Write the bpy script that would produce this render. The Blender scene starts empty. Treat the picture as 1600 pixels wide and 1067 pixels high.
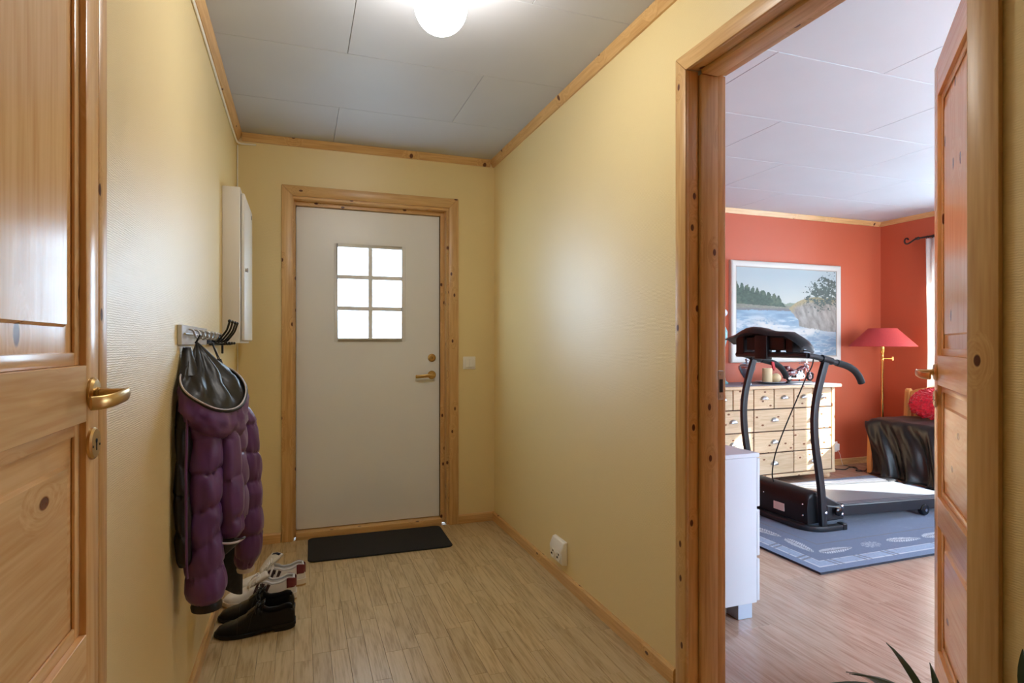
import bpy, bmesh, math, random
import numpy as np
from mathutils import Vector, Matrix, noise as mnoise

scene = bpy.context.scene
COL = scene.collection
R = math.radians

# ------------------------------------------------------------------ camera, sky, sun, exposure
cam_d = bpy.data.cameras.new('camera')
cam_d.sensor_width = 36.0
cam_d.lens = 36.0 * 921.0 / 1600.0
cam_d.shift_y = 4.5 / 1600.0
cam_d.clip_start = 0.03
cam = bpy.data.objects.new('camera', cam_d)
COL.objects.link(cam)
cam.location = (0, 0, 1.174)
cam.rotation_euler = (R(90), 0, R(-19.7))
scene.camera = cam

world = bpy.data.worlds.new('sky')
scene.world = world
world.use_nodes = True
wn = world.node_tree.nodes
wbg = wn['Background']
wbg.inputs['Color'].default_value = (0.63, 0.82, 1.0, 1)
wbg.inputs['Strength'].default_value = 13.0

sun_d = bpy.data.lights.new('sun', 'SUN')
sun_d.energy = 42.0
sun_d.angle = R(0.6)
sun_d.color = (1.0, 0.95, 0.87)
sun = bpy.data.objects.new('sun', sun_d)
COL.objects.link(sun)
sun.rotation_euler = Vector((-1.0, 0.5, -0.645)).to_track_quat('-Z', 'Y').to_euler()

scene.view_settings.view_transform = 'Standard'
scene.view_settings.look = 'None'
scene.view_settings.exposure = 0.45
scene.view_settings.gamma = 1.0
scene.view_settings.use_curve_mapping = False
scene.cycles.use_denoising = True
scene.cycles.max_bounces = 10
scene.cycles.diffuse_bounces = 6
scene.cycles.caustics_reflective = False
scene.cycles.caustics_refractive = False
scene.cycles.sample_clamp_indirect = 12.0

def portal(loc, direction, sx, sy):
    l = bpy.data.lights.new('window_portal', 'AREA')
    l.shape = 'RECTANGLE'; l.size = sx; l.size_y = sy
    l.cycles.is_portal = True
    o = bpy.data.objects.new('window_portal', l)
    COL.objects.link(o)
    o.location = loc
    o.rotation_euler = Vector(direction).to_track_quat('-Z', 'Z' if abs(direction[2]) < .9 else 'Y').to_euler()
    return o
portal((0.415, 3.90, 1.495), (0, -1, 0), 0.44, 0.62)
portal((5.63, 3.465, 1.35), (-1, 0, 0), 0.6, 1.0)
portal((5.63, 2.56, 1.35), (-1, 0, 0), 0.78, 1.1)
portal((5.63, 0.35, 1.25), (-1, 0, 0), 0.7, 0.8)
portal((3.6, -0.73, 1.3), (0, 1, 0), 2.3, 1.5)

# ------------------------------------------------------------------ helpers
def lin(c):
    c = c / 255.0
    return c / 12.92 if c <= 0.04045 else ((c + 0.055) / 1.055) ** 2.4
def S(r, g, b, a=1.0):
    return (lin(r), lin(g), lin(b), a)

def tag(o, label=None, cat=None, group=None, kind=None):
    if label: o['label'] = label
    if cat: o['category'] = cat
    if group: o['group'] = group
    if kind: o['kind'] = kind
    return o

def empty(name, loc=(0, 0, 0), rz=0.0, label=None, cat=None, group=None, kind=None):
    o = bpy.data.objects.new(name, None)
    o.empty_display_size = 0.05
    COL.objects.link(o)
    o.location = loc
    o.rotation_euler = (0, 0, rz)
    return tag(o, label, cat, group, kind)

class MB:
    def __init__(s):
        s.v = []; s.f = []
    def add(s, vs, fs):
        b = len(s.v)
        s.v += [tuple(p) for p in vs]
        s.f += [tuple(i + b for i in f) for f in fs]
        return s
    def box(s, x0, x1, y0, y1, z0, z1):
        x0, x1 = min(x0, x1), max(x0, x1); y0, y1 = min(y0, y1), max(y0, y1); z0, z1 = min(z0, z1), max(z0, z1)
        return s.add([(x0,y0,z0),(x1,y0,z0),(x1,y1,z0),(x0,y1,z0),(x0,y0,z1),(x1,y0,z1),(x1,y1,z1),(x0,y1,z1)],
                     [(0,3,2,1),(4,5,6,7),(0,1,5,4),(1,2,6,5),(2,3,7,6),(3,0,4,7)])
    def loft(s, rings, closed=True, caps=True):
        n = len(rings[0]); b = len(s.v)
        for r in rings: s.v += [tuple(p) for p in r]
        m = len(rings)
        for i in range(m - 1):
            for j in range(n if closed else n - 1):
                k = (j + 1) % n
                s.f.append((b + i*n + j, b + i*n + k, b + (i+1)*n + k, b + (i+1)*n + j))
        if caps and closed:
            s.f.append(tuple(b + j for j in range(n))[::-1])
            s.f.append(tuple(b + (m-1)*n + j for j in range(n)))
        return s
    def tube(s, pts, r, n=8, caps=True, flat=1.0, up=None, cyc=False):
        pts = [Vector(p) for p in pts]
        m = len(pts)
        rr = r if isinstance(r, (list, tuple)) else [r] * m
        ff = flat if isinstance(flat, (list, tuple)) else [flat] * m
        rings = []; prev = None
        for i, p in enumerate(pts):
            if cyc: t = pts[(i+1) % m] - pts[i-1]
            elif i == 0: t = pts[1] - pts[0]
            elif i == m-1: t = pts[-1] - pts[-2]
            else: t = pts[i+1] - pts[i-1]
            t.normalize()
            if up is not None:
                u = Vector(up)
            elif prev is not None: u = prev
            else: u = Vector((0,0,1)) if abs(t.z) < .9 else Vector((1,0,0))
            u = u - t * u.dot(t)
            if u.length < 1e-6: u = t.orthogonal()
            u.normalize(); w = t.cross(u); prev = u
            rings.append([p + u*(rr[i]*math.cos(2*math.pi*k/n)) + w*(rr[i]*ff[i]*math.sin(2*math.pi*k/n)) for k in range(n)])
        if cyc: rings.append(rings[0]); caps = False
        return s.loft(rings, True, caps)
    def cyl(s, p0, p1, r0, r1=None, n=16, caps=True):
        return s.tube([p0, p1], [r0, r0 if r1 is None else r1], n, caps)
    def bar(s, pts, w, h, up):
        """rectangular section swept along pts; up = direction of w"""
        pts = [Vector(p) for p in pts]; rings = []
        for i, p in enumerate(pts):
            a = pts[max(0, i-1)]; c = pts[min(len(pts)-1, i+1)]
            t = (c - a).normalized(); u = Vector(up); u = (u - t*u.dot(t)).normalized(); q = t.cross(u)
            rings.append([p + u*w/2 + q*h/2, p - u*w/2 + q*h/2, p - u*w/2 - q*h/2, p + u*w/2 - q*h/2])
        return s.loft(rings)
    def lathe(s, prof, c=(0,0,0), n=24, axis='z', caps=True):
        rings = []
        for r, h in prof:
            ring = []
            for k in range(n):
                a = 2*math.pi*k/n; x, y = r*math.cos(a), r*math.sin(a)
                if axis == 'z': q = (c[0]+x, c[1]+y, c[2]+h)
                elif axis == 'x': q = (c[0]+h, c[1]+x, c[2]+y)
                else: q = (c[0]+x, c[1]+h, c[2]+y)
                ring.append(q)
            rings.append(ring)
        return s.loft(rings, True, caps)
    def sphere(s, c, r, nu=16, nv=10):
        if not isinstance(r, (list, tuple)): r = (r, r, r)
        rings = []
        for i in range(nv + 1):
            th = -math.pi/2 + math.pi*i/nv
            ct = max(math.cos(th), .02)
            rings.append([(c[0]+r[0]*ct*math.cos(2*math.pi*k/nu), c[1]+r[1]*ct*math.sin(2*math.pi*k/nu), c[2]+r[2]*math.sin(th)) for k in range(nu)])
        return s.loft(rings)
    def prism(s, poly, axis, a, b):
        def P(u, v, w):
            return {'x': (w, u, v), 'y': (u, w, v), 'z': (u, v, w)}[axis]
        return s.loft([[P(u, v, a) for u, v in poly], [P(u, v, b) for u, v in poly]])
    def grid(s, rows, closed=False):
        return s.loft(rows, closed, False)
    def build(s, name, mat, parent=None, loc=(0,0,0), rz=0.0, bevel=0.0, seg=1, smooth=35, sub=0, solid=0.0, rot=None):
        me = bpy.data.meshes.new(name)
        me.from_pydata(s.v, [], s.f)
        bm = bmesh.new(); bm.from_mesh(me)
        bmesh.ops.remove_doubles(bm, verts=bm.verts, dist=1e-6)
        bmesh.ops.recalc_face_normals(bm, faces=bm.faces)
        if bevel > 0:
            es = [e for e in bm.edges if len(e.link_faces) == 2 and e.calc_face_angle(0) > R(30)]
            bmesh.ops.bevel(bm, geom=es, offset=bevel, segments=seg, affect='EDGES', profile=0.5, clamp_overlap=True)
        bm.to_mesh(me); bm.free()
        if smooth:
            me.polygons.foreach_set('use_smooth', [True]*len(me.polygons))
            me.set_sharp_from_angle(angle=R(smooth))
        if mat is not None: me.materials.append(mat)
        o = bpy.data.objects.new(name, me)
        COL.objects.link(o)
        o.location = loc
        o.rotation_euler = rot if rot else (0, 0, rz)
        if parent is not None: o.parent = parent
        if sub:
            m = o.modifiers.new('subdivision', 'SUBSURF'); m.levels = sub; m.render_levels = sub
        if solid:
            m = o.modifiers.new('thickness', 'SOLIDIFY'); m.thickness = solid; m.offset = 0
        return o

def inst(src, name, parent, loc, rz=0.0):
    o = bpy.data.objects.new(name, src.data if hasattr(src, 'data') else src)
    COL.objects.link(o); o.parent = parent; o.location = loc; o.rotation_euler = (0, 0, rz)
    return o

def chaikin(pts, it=2, closed=False):
    pts = [Vector(p) for p in pts]
    for _ in range(it):
        out = []
        m = len(pts)
        if not closed: out.append(pts[0])
        for i in range(m if closed else m-1):
            a, b = pts[i], pts[(i+1) % m]
            out += [a*.75 + b*.25, a*.25 + b*.75]
        if not closed: out.append(pts[-1])
        pts = out
    return pts

# ------------------------------------------------------------------ materials
def new_mat(name):
    m = bpy.data.materials.new(name); m.use_nodes = True
    nt = m.node_tree
    return m, nt.nodes, nt.links, nt.nodes['Principled BSDF']

def plain(name, col, rough=.5, metal=0.0, spec=.5, sheen=0.0, coat=0.0, noise_amt=0.0, noise_scale=40.0, bump=0.0, bump_scale=200.0, trans=0.0, subs=0.0):
    m, n, l, b = new_mat(name)
    b.inputs['Base Color'].default_value = col
    b.inputs['Roughness'].default_value = rough
    b.inputs['Metallic'].default_value = metal
    b.inputs['Specular IOR Level'].default_value = spec
    if sheen:
        b.inputs['Sheen Weight'].default_value = sheen; b.inputs['Sheen Roughness'].default_value = .4
    if coat: b.inputs['Coat Weight'].default_value = coat; b.inputs['Coat Roughness'].default_value = .1
    if trans: b.inputs['Transmission Weight'].default_value = trans
    tc = n.new('ShaderNodeTexCoord')
    if noise_amt:
        t = n.new('ShaderNodeTexNoise'); t.inputs['Scale'].default_value = noise_scale; t.inputs['Detail'].default_value = 5
        l.new(tc.outputs['Object'], t.inputs['Vector'])
        r = n.new('ShaderNodeValToRGB')
        r.color_ramp.elements[0].position = .3; r.color_ramp.elements[1].position = .7
        r.color_ramp.elements[0].color = tuple(c*(1-noise_amt) for c in col[:3]) + (1,)
        r.color_ramp.elements[1].color = tuple(min(1, c*(1+noise_amt)) for c in col[:3]) + (1,)
        l.new(t.outputs['Fac'], r.inputs['Fac']); l.new(r.outputs['Color'], b.inputs['Base Color'])
    if bump:
        t = n.new('ShaderNodeTexNoise'); t.inputs['Scale'].default_value = bump_scale; t.inputs['Detail'].default_value = 3
        l.new(tc.outputs['Object'], t.inputs['Vector'])
        bp = n.new('ShaderNodeBump'); bp.inputs['Strength'].default_value = bump; bp.inputs['Distance'].default_value = .004
        l.new(t.outputs['Fac'], bp.inputs['Height']); l.new(bp.outputs['Normal'], b.inputs['Normal'])
    return m

def pine(name, axis, light, mid, dark=(120, 62, 26), rough=.3, knot=.06, kscale=8, kkeep=.66, spec=.5, grain=1.0):
    """knotty lacquered pine, grain along the given local axis"""
    m, n, l, b = new_mat(name)
    tc = n.new('ShaderNodeTexCoord'); oi = n.new('ShaderNodeObjectInfo')
    off = n.new('ShaderNodeVectorMath'); off.operation = 'SCALE'; off.inputs[0].default_value = (13.1, 7.7, 23.3)
    l.new(oi.outputs['Random'], off.inputs['Scale'])
    ad = n.new('ShaderNodeVectorMath'); ad.operation = 'ADD'
    l.new(tc.outputs['Object'], ad.inputs[0]); l.new(off.outputs[0], ad.inputs[1])
    # knots
    sx = n.new('ShaderNodeSeparateXYZ'); l.new(ad.outputs[0], sx.inputs[0])
    al, c1_, c2_ = {'x': (0, 1, 2), 'y': (1, 0, 2), 'z': (2, 0, 1)}[axis]
    cr_ = n.new('ShaderNodeMath'); cr_.operation = 'ADD'; l.new(sx.outputs[c1_], cr_.inputs[0]); l.new(sx.outputs[c2_], cr_.inputs[1])
    al_ = n.new('ShaderNodeMath'); al_.operation = 'MULTIPLY'; al_.inputs[1].default_value = .55; l.new(sx.outputs[al], al_.inputs[0])
    km = n.new('ShaderNodeCombineXYZ'); l.new(cr_.outputs[0], km.inputs[0]); l.new(al_.outputs[0], km.inputs[1])
    vo = n.new('ShaderNodeTexVoronoi'); vo.voronoi_dimensions = '2D'; vo.inputs['Scale'].default_value = kscale
    l.new(km.outputs[0], vo.inputs['Vector'])
    sp = n.new('ShaderNodeSeparateColor'); l.new(vo.outputs['Color'], sp.inputs[0])
    keep = n.new('ShaderNodeMath'); keep.operation = 'GREATER_THAN'; keep.inputs[1].default_value = kkeep
    l.new(sp.outputs[0], keep.inputs[0])
    kr = n.new('ShaderNodeMapRange'); kr.inputs['From Min'].default_value = knot; kr.inputs['From Max'].default_value = knot*1.5
    kr.inputs['To Min'].default_value = 1; kr.inputs['To Max'].default_value = 0; kr.interpolation_type = 'SMOOTHSTEP'
    l.new(vo.outputs['Distance'], kr.inputs['Value'])
    kn = n.new('ShaderNodeMath'); kn.operation = 'MULTIPLY'; l.new(kr.outputs[0], kn.inputs[0]); l.new(keep.outputs[0], kn.inputs[1])
    # swirl near knots bends the grain
    kw = n.new('ShaderNodeMapRange'); kw.inputs['From Min'].default_value = 0; kw.inputs['From Max'].default_value = .35
    kw.inputs['To Min'].default_value = .05; kw.inputs['To Max'].default_value = 0
    l.new(vo.outputs['Distance'], kw.inputs['Value'])
    kw2 = n.new('ShaderNodeMath'); kw2.operation = 'MULTIPLY'; l.new(kw.outputs[0], kw2.inputs[0]); l.new(keep.outputs[0], kw2.inputs[1])
    gs = {'x': (.05, 1, 1), 'y': (1, .05, 1), 'z': (1, 1, .05)}[axis]
    gm = n.new('ShaderNodeVectorMath'); gm.operation = 'MULTIPLY'; gm.inputs[1].default_value = gs
    l.new(ad.outputs[0], gm.inputs[0])
    ga = n.new('ShaderNodeVectorMath'); ga.operation = 'ADD'; l.new(gm.outputs[0], ga.inputs[0]); l.new(kw2.outputs[0], ga.inputs[1])
    n1 = n.new('ShaderNodeTexNoise'); n1.inputs['Scale'].default_value = 9; n1.inputs['Detail'].default_value = 2; n1.inputs['Distortion'].default_value = .4
    l.new(ga.outputs[0], n1.inputs['Vector'])
    w = n.new('ShaderNodeMath'); w.operation = 'MULTIPLY'; w.inputs[1].default_value = 46 * grain; l.new(n1.outputs['Fac'], w.inputs[0])
    sn = n.new('ShaderNodeMath'); sn.operation = 'SINE'; l.new(w.outputs[0], sn.inputs[0])
    n2 = n.new('ShaderNodeTexNoise'); n2.inputs['Scale'].default_value = 120; n2.inputs['Detail'].default_value = 2
    l.new(ga.outputs[0], n2.inputs['Vector'])
    mx = n.new('ShaderNodeMath'); mx.operation = 'MULTIPLY_ADD'; mx.inputs[1].default_value = .11; l.new(sn.outputs[0], mx.inputs[0]); l.new(n2.outputs['Fac'], mx.inputs[2])
    rp = n.new('ShaderNodeValToRGB')
    e = rp.color_ramp.elements
    e[0].position = .22; e[0].color = S(*mid); e[1].position = .72; e[1].color = S(*light)
    l.new(mx.outputs[0], rp.inputs['Fac'])
    # per board tone
    tr = n.new('ShaderNodeMapRange'); tr.inputs['To Min'].default_value = .9; tr.inputs['To Max'].default_value = 1.08
    l.new(oi.outputs['Random'], tr.inputs['Value'])
    hs = n.new('ShaderNodeHueSaturation'); l.new(rp.outputs['Color'], hs.inputs['Color']); l.new(tr.outputs[0], hs.inputs['Value'])
    mk = n.new('ShaderNodeMix'); mk.data_type = 'RGBA'; mk.inputs['B'].default_value = S(*dark)
    l.new(kn.outputs[0], mk.inputs['Factor']); l.new(hs.outputs['Color'], mk.inputs['A'])
    l.new(mk.outputs['Result'], b.inputs['Base Color'])
    b.inputs['Roughness'].default_value = rough
    b.inputs['Specular IOR Level'].default_value = spec
    bp = n.new('ShaderNodeBump'); bp.inputs['Strength'].default_value = .06; bp.inputs['Distance'].default_value = .002
    l.new(mx.outputs[0], bp.inputs['Height']); l.new(bp.outputs['Normal'], b.inputs['Normal'])
    return m

DOORP = dict(light=(236, 194, 138), mid=(220, 170, 110), dark=(112, 56, 30))
PZ = pine('pine_door_z', 'z', rough=.24, **DOORP)
PX = pine('pine_door_x', 'x', rough=.24, **DOORP)
TRIM = dict(light=(220, 180, 122), mid=(198, 152, 94), dark=(92, 46, 24))
TZ = pine('pine_trim_z', 'z', rough=.33, knot=.055, kscale=11, kkeep=.48, **TRIM)
TX = pine('pine_trim_x', 'x', rough=.33, knot=.055, kscale=11, kkeep=.48, **TRIM)
TY = pine('pine_trim_y', 'y', rough=.33, knot=.055, kscale=11, kkeep=.48, **TRIM)
CHEST = dict(light=(220, 192, 156), mid=(200, 168, 128), dark=(120, 70, 38))
CX = pine('pine_chest_x', 'x', rough=.4, knot=.07, kscale=12, kkeep=.3, **CHEST)
CZ = pine('pine_chest_z', 'z', rough=.4, knot=.06, kscale=9, kkeep=.5, **CHEST)

def laminate(name, axis, c1, c2, c3, rough):
    m, n, l, b = new_mat(name)
    tc = n.new('ShaderNodeTexCoord'); oi = n.new('ShaderNodeObjectInfo')
    off = n.new('ShaderNodeVectorMath'); off.operation = 'SCALE'; off.inputs[0].default_value = (31.7, 17.3, 5.1)
    l.new(oi.outputs['Random'], off.inputs['Scale'])
    ad = n.new('ShaderNodeVectorMath'); ad.operation = 'ADD'
    l.new(tc.outputs['Object'], ad.inputs[0]); l.new(off.outputs[0], ad.inputs[1])
    gm = n.new('ShaderNodeVectorMath'); gm.operation = 'MULTIPLY'; gm.inputs[1].default_value = (1, .07, 1)
    l.new(ad.outputs[0], gm.inputs[0])
    n1 = n.new('ShaderNodeTexNoise'); n1.inputs['Scale'].default_value = 14; n1.inputs['Detail'].default_value = 3; n1.inputs['Distortion'].default_value = 1.2
    l.new(gm.outputs[0], n1.inputs['Vector'])
    w = n.new('ShaderNodeMath'); w.operation = 'MULTIPLY'; w.inputs[1].default_value = 30; l.new(n1.outputs['Fac'], w.inputs[0])
    sn = n.new('ShaderNodeMath'); sn.operation = 'SINE'; l.new(w.outputs[0], sn.inputs[0])
    n2 = n.new('ShaderNodeTexNoise'); n2.inputs['Scale'].default_value = 160; n2.inputs['Detail'].default_value = 3
    l.new(gm.outputs[0], n2.inputs['Vector'])
    mx = n.new('ShaderNodeMath'); mx.operation = 'MULTIPLY_ADD'; mx.inputs[1].default_value = .16; l.new(sn.outputs[0], mx.inputs[0]); l.new(n2.outputs['Fac'], mx.inputs[2])
    rp = n.new('ShaderNodeValToRGB'); e = rp.color_ramp.elements
    e[0].position = .2; e[0].color = S(*c3); e[1].position = .75; e[1].color = S(*c1)
    k = rp.color_ramp.elements.new(.48); k.color = S(*c2)
    l.new(mx.outputs[0], rp.inputs['Fac'])
    tr = n.new('ShaderNodeMapRange'); tr.inputs['To Min'].default_value = .92; tr.inputs['To Max'].default_value = 1.06
    l.new(oi.outputs['Random'], tr.inputs['Value'])
    hs = n.new('ShaderNodeHueSaturation'); l.new(rp.outputs['Color'], hs.inputs['Color']); l.new(tr.outputs[0], hs.inputs['Value'])
    l.new(hs.outputs['Color'], b.inputs['Base Color'])
    b.inputs['Roughness'].default_value = rough
    return m
LAM_HALL = laminate('laminate_hall', 'y', (204, 182, 142), (194, 170, 128), (168, 142, 100), .34)
LAM_ROOM = laminate('laminate_room', 'y', (186, 162, 144), (176, 150, 132), (158, 130, 112), .2)

def wallpaper(name, col, rough, scale, strength, spec=.5):
    m, n, l, b = new_mat(name)
    tc = n.new('ShaderNodeTexCoord')
    nz = n.new('ShaderNodeTexNoise'); nz.inputs['Scale'].default_value = 26; nz.inputs['Detail'].default_value = 2
    l.new(tc.outputs['Object'], nz.inputs['Vector'])
    wv = n.new('ShaderNodeTexWave'); wv.wave_type = 'BANDS'; wv.bands_direction = 'Z'
    wv.inputs['Scale'].default_value = scale; wv.inputs['Distortion'].default_value = 4.0; wv.inputs['Detail'].default_value = 2; wv.inputs['Detail Scale'].default_value = 2.0
    l.new(tc.outputs['Object'], wv.inputs['Vector'])
    md = n.new('ShaderNodeMath'); md.operation = 'MULTIPLY'; l.new(wv.outputs['Fac'], md.inputs[0]); l.new(nz.outputs['Fac'], md.inputs[1])
    tg = n.new('ShaderNodeCombineXYZ'); tg.inputs[2].default_value = 1.0        # ribs smear reflections up and down
    l.new(tg.outputs[0], b.inputs['Tangent']); b.inputs['Anisotropic'].default_value = .7
    bp = n.new('ShaderNodeBump'); bp.inputs['Strength'].default_value = strength; bp.inputs['Distance'].default_value = .002
    l.new(md.outputs[0], bp.inputs['Height']); l.new(bp.outputs['Normal'], b.inputs['Normal'])
    n3 = n.new('ShaderNodeTexNoise'); n3.inputs['Scale'].default_value = 1.3; l.new(tc.outputs['Object'], n3.inputs['Vector'])
    rp = n.new('ShaderNodeValToRGB'); e = rp.color_ramp.elements
    e[0].color = tuple(c*.96 for c in col[:3]) + (1,); e[1].color = tuple(min(1, c*1.03) for c in col[:3]) + (1,)
    l.new(n3.outputs['Fac'], rp.inputs['Fac']); l.new(rp.outputs['Color'], b.inputs['Base Color'])
    b.inputs['Roughness'].default_value = rough
    b.inputs['Specular IOR Level'].default_value = spec
    return m
YELLOW = wallpaper('yellow_wallpaper', S(235, 214, 158), .42, 66, .28, 1.0)
RED = wallpaper('terracotta_wallpaper', S(192, 96, 66), .45, 66, .25, .5)
CEIL = plain('ceiling_board', S(188, 190, 196), .55, noise_amt=.02, noise_scale=3, bump=.02, bump_scale=300)
CEILW = plain('ceiling_board_room', S(198, 208, 214), .55, noise_amt=.02, noise_scale=3)
WHITE = plain('white_lacquer', S(204, 210, 220), .28)
DOORW = plain('white_door_paint', S(236, 238, 242), .33, noise_amt=.015, noise_scale=2.5)
CABW = plain('white_cabinet_paint', S(232, 228, 222), .4)
PLAST = plain('white_plastic', S(240, 236, 228), .35)
BRASS = plain('brushed_brass', S(206, 172, 112), .3, metal=1.0)
BRASSP = plain('polished_brass', S(226, 178, 96), .16, metal=1.0)
STEEL = plain('steel', S(190, 190, 190), .3, metal=1.0)
CHROME = plain('chrome', S(225, 225, 228), .12, metal=1.0)
BLACKP = plain('black_plastic', S(20, 22, 26), .42, spec=.35)
BLACKM = plain('black_powder_coat', S(30, 33, 38), .42, noise_amt=.04, noise_scale=120)
BLACKG = plain('black_gloss', S(16, 16, 18), .15)
IRON = plain('wrought_iron', S(34, 28, 26), .5)
RUBBER = plain('black_rubber', S(22, 22, 22), .8)
DARK = plain('dark_void', S(20, 16, 12), .9)
KEYH = plain('keyhole_black', S(14, 12, 10), .7)

m, n, l, b = new_mat('pane_glass')
n.remove(b)
tr = n.new('ShaderNodeBsdfTransparent'); tr.inputs['Color'].default_value = (.96, .98, 1, 1)
gl = n.new('ShaderNodeBsdfGlossy'); gl.inputs['Roughness'].default_value = .06
tl = n.new('ShaderNodeBsdfTranslucent'); tl.inputs['Color'].default_value = (.95, .97, 1, 1)
m1 = n.new('ShaderNodeMixShader'); m1.inputs[0].default_value = .05
m2 = n.new('ShaderNodeMixShader'); m2.inputs[0].default_value = .12
l.new(tr.outputs[0], m1.inputs[1]); l.new(gl.outputs[0], m1.inputs[2])
l.new(m1.outputs[0], m2.inputs[1]); l.new(tl.outputs[0], m2.inputs[2])
l.new(m2.outputs[0], n['Material Output'].inputs['Surface'])
GLASS = m
m, n, l, b = new_mat('opal_globe')
b.inputs['Base Color'].default_value = (.95, .93, .88, 1); b.inputs['Roughness'].default_value = .2
b.inputs['Emission Color'].default_value = (1.0, .96, .90, 1); b.inputs['Emission Strength'].default_value = 44.0
GLOBE = m
def vcol_mat(name, rough, sheen=0.0, bump=0.0, bscale=300):
    m, n, l, b = new_mat(name)
    a = n.new('ShaderNodeAttribute'); a.attribute_name = 'paint'
    l.new(a.outputs['Color'], b.inputs['Base Color']); b.inputs['Roughness'].default_value = rough
    if sheen: b.inputs['Sheen Weight'].default_value = sheen
    if bump:
        tc = n.new('ShaderNodeTexCoord')
        t = n.new('ShaderNodeTexNoise'); t.inputs['Scale'].default_value = bscale; l.new(tc.outputs['Object'], t.inputs['Vector'])
        bp = n.new('ShaderNodeBump'); bp.inputs['Strength'].default_value = bump; bp.inputs['Distance'].default_value = .004
        l.new(t.outputs['Fac'], bp.inputs['Height']); l.new(bp.outputs['Normal'], b.inputs['Normal'])
    return m
# ------------------------------------------------------------------ the setting: walls, floors, ceilings
XL, XR0, XR1, YF, YB = -0.351, 1.217, 1.358, 3.757, -2.5
YR, XR, YN, HT = 4.34, 5.5, -0.6, 2.4
XM = 1.288
def struct(o, label=None):
    o['kind'] = 'structure'
    if label: o['label'] = label
    return o
def wall_y(name, x0, x1, y0, y1, holes, mat, label):
    """wall running along y; holes = [(ya, yb, za, zb)]"""
    w = MB(); y = y0
    for ya, yb, za, zb in sorted(holes):
        w.box(x0, x1, y, ya, -.06, HT+.1)
        if za > 0: w.box(x0, x1, ya, yb, -.06, za)
        w.box(x0, x1, ya, yb, zb, HT+.1)
        y = yb
    w.box(x0, x1, y, y1, -.06, HT+.1)
    return struct(w.build(name, mat, smooth=0), label)
def wall_x(name, y0, y1, x0, x1, holes, mat, label):
    w = MB(); x = x0
    for xa, xb, za, zb in sorted(holes):
        w.box(x, xa, y0, y1, -.06, HT+.1)
        if za > 0: w.box(xa, xb, y0, y1, -.06, za)
        w.box(xa, xb, y0, y1, zb, HT+.1)
        x = xb
    w.box(x, x1, y0, y1, -.06, HT+.1)
    return struct(w.build(name, mat, smooth=0), label)

wall_y('wall_left', XL-.15, XL, YB-.15, YF+.2, [(.39, 1.262, 0, 2.10)], YELLOW, 'pale yellow ribbed wall of the hallway carrying the coat hooks')
wall_x('wall_far', YF, YF+.2, XL, XR0, [(-.06, .925, 0, 2.075)], YELLOW, 'pale yellow wall around the white front door')
wall_y('wall_right', XR0, XM, YB-.15, YR+.15, [(.750, 1.674, 0, 2.110)], YELLOW, 'pale yellow ribbed wall with the floor-level socket')
wall_y('wall_room_left', XM, XR1, YB-.15, YR+.15, [(.750, 1.674, 0, 2.110)], RED, 'terracotta wall behind the white chest of drawers')
wall_x('wall_back', YB-.15, YB, XL, XR0, [], YELLOW, 'yellow hallway wall behind the viewer')
wall_x('wall_room_back', YR, YR+.15, XR1, XR+.15, [], RED, 'terracotta wall carrying the river painting')
ADDED_WIN = [(3.13, 3.80, .8, 1.9), (2.17, 2.95, .8, 1.9), (-.05, .75, .8, 1.7)]  # unseen windows, added and sized to shape the sun patches
wall_y('wall_room_right', XR, XR+.15, YN-.15, YR, ADDED_WIN, RED, 'terracotta wall with the curtained windows')
wall_x('wall_room_near', YN-.15, YN, XR1, XR, [(2.4, 4.8, .5, 2.1)], RED, 'terracotta wall of the side room nearest the viewer')

# ceilings: boards of 60 x 120 cm in running bond
def ceiling(name, x0, x1, y0, y1, yj, xj, mat, label):
    root = struct(MB().box(x0, x1, y0, y1, HT+.013, HT+.1).build(name, mat, smooth=0), label)
    cache = {}
    k0 = math.floor((y0 - yj)/.6)
    k = k0
    while yj + .6*k < y1:
        a, b_ = max(y0, yj+.6*k), min(y1, yj+.6*(k+1))
        xs = xj + (.6 if k % 2 else 0)
        i = math.floor((x0 - xs)/1.2)
        while xs + 1.2*i < x1:
            p, q = max(x0, xs+1.2*i), min(x1, xs+1.2*(i+1))
            if q - p > .01 and b_ - a > .01:
                key = (round(q-p, 3), round(b_-a, 3))
                if key not in cache:
                    w, d = key
                    cache[key] = MB().box(-w/2+.0008, w/2-.0008, -d/2+.0008, d/2-.0008, 0, .0125).build('ceiling_panel', mat, root, ((p+q)/2, (a+b_)/2, HT), bevel=.0018)
                else:
                    inst(cache[key], 'ceiling_panel', root, ((p+q)/2, (a+b_)/2, HT))
            i += 1
        k += 1
    return root
ceiling('ceiling', XL, XR0, YB, YF, 1.975, .185, CEIL, 'grey white boarded ceiling of the hallway')
ceiling('ceiling_room', XR1, XR, YN, YR, 1.95, 1.885, CEILW, 'white boarded ceiling of the terracotta room')

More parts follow.
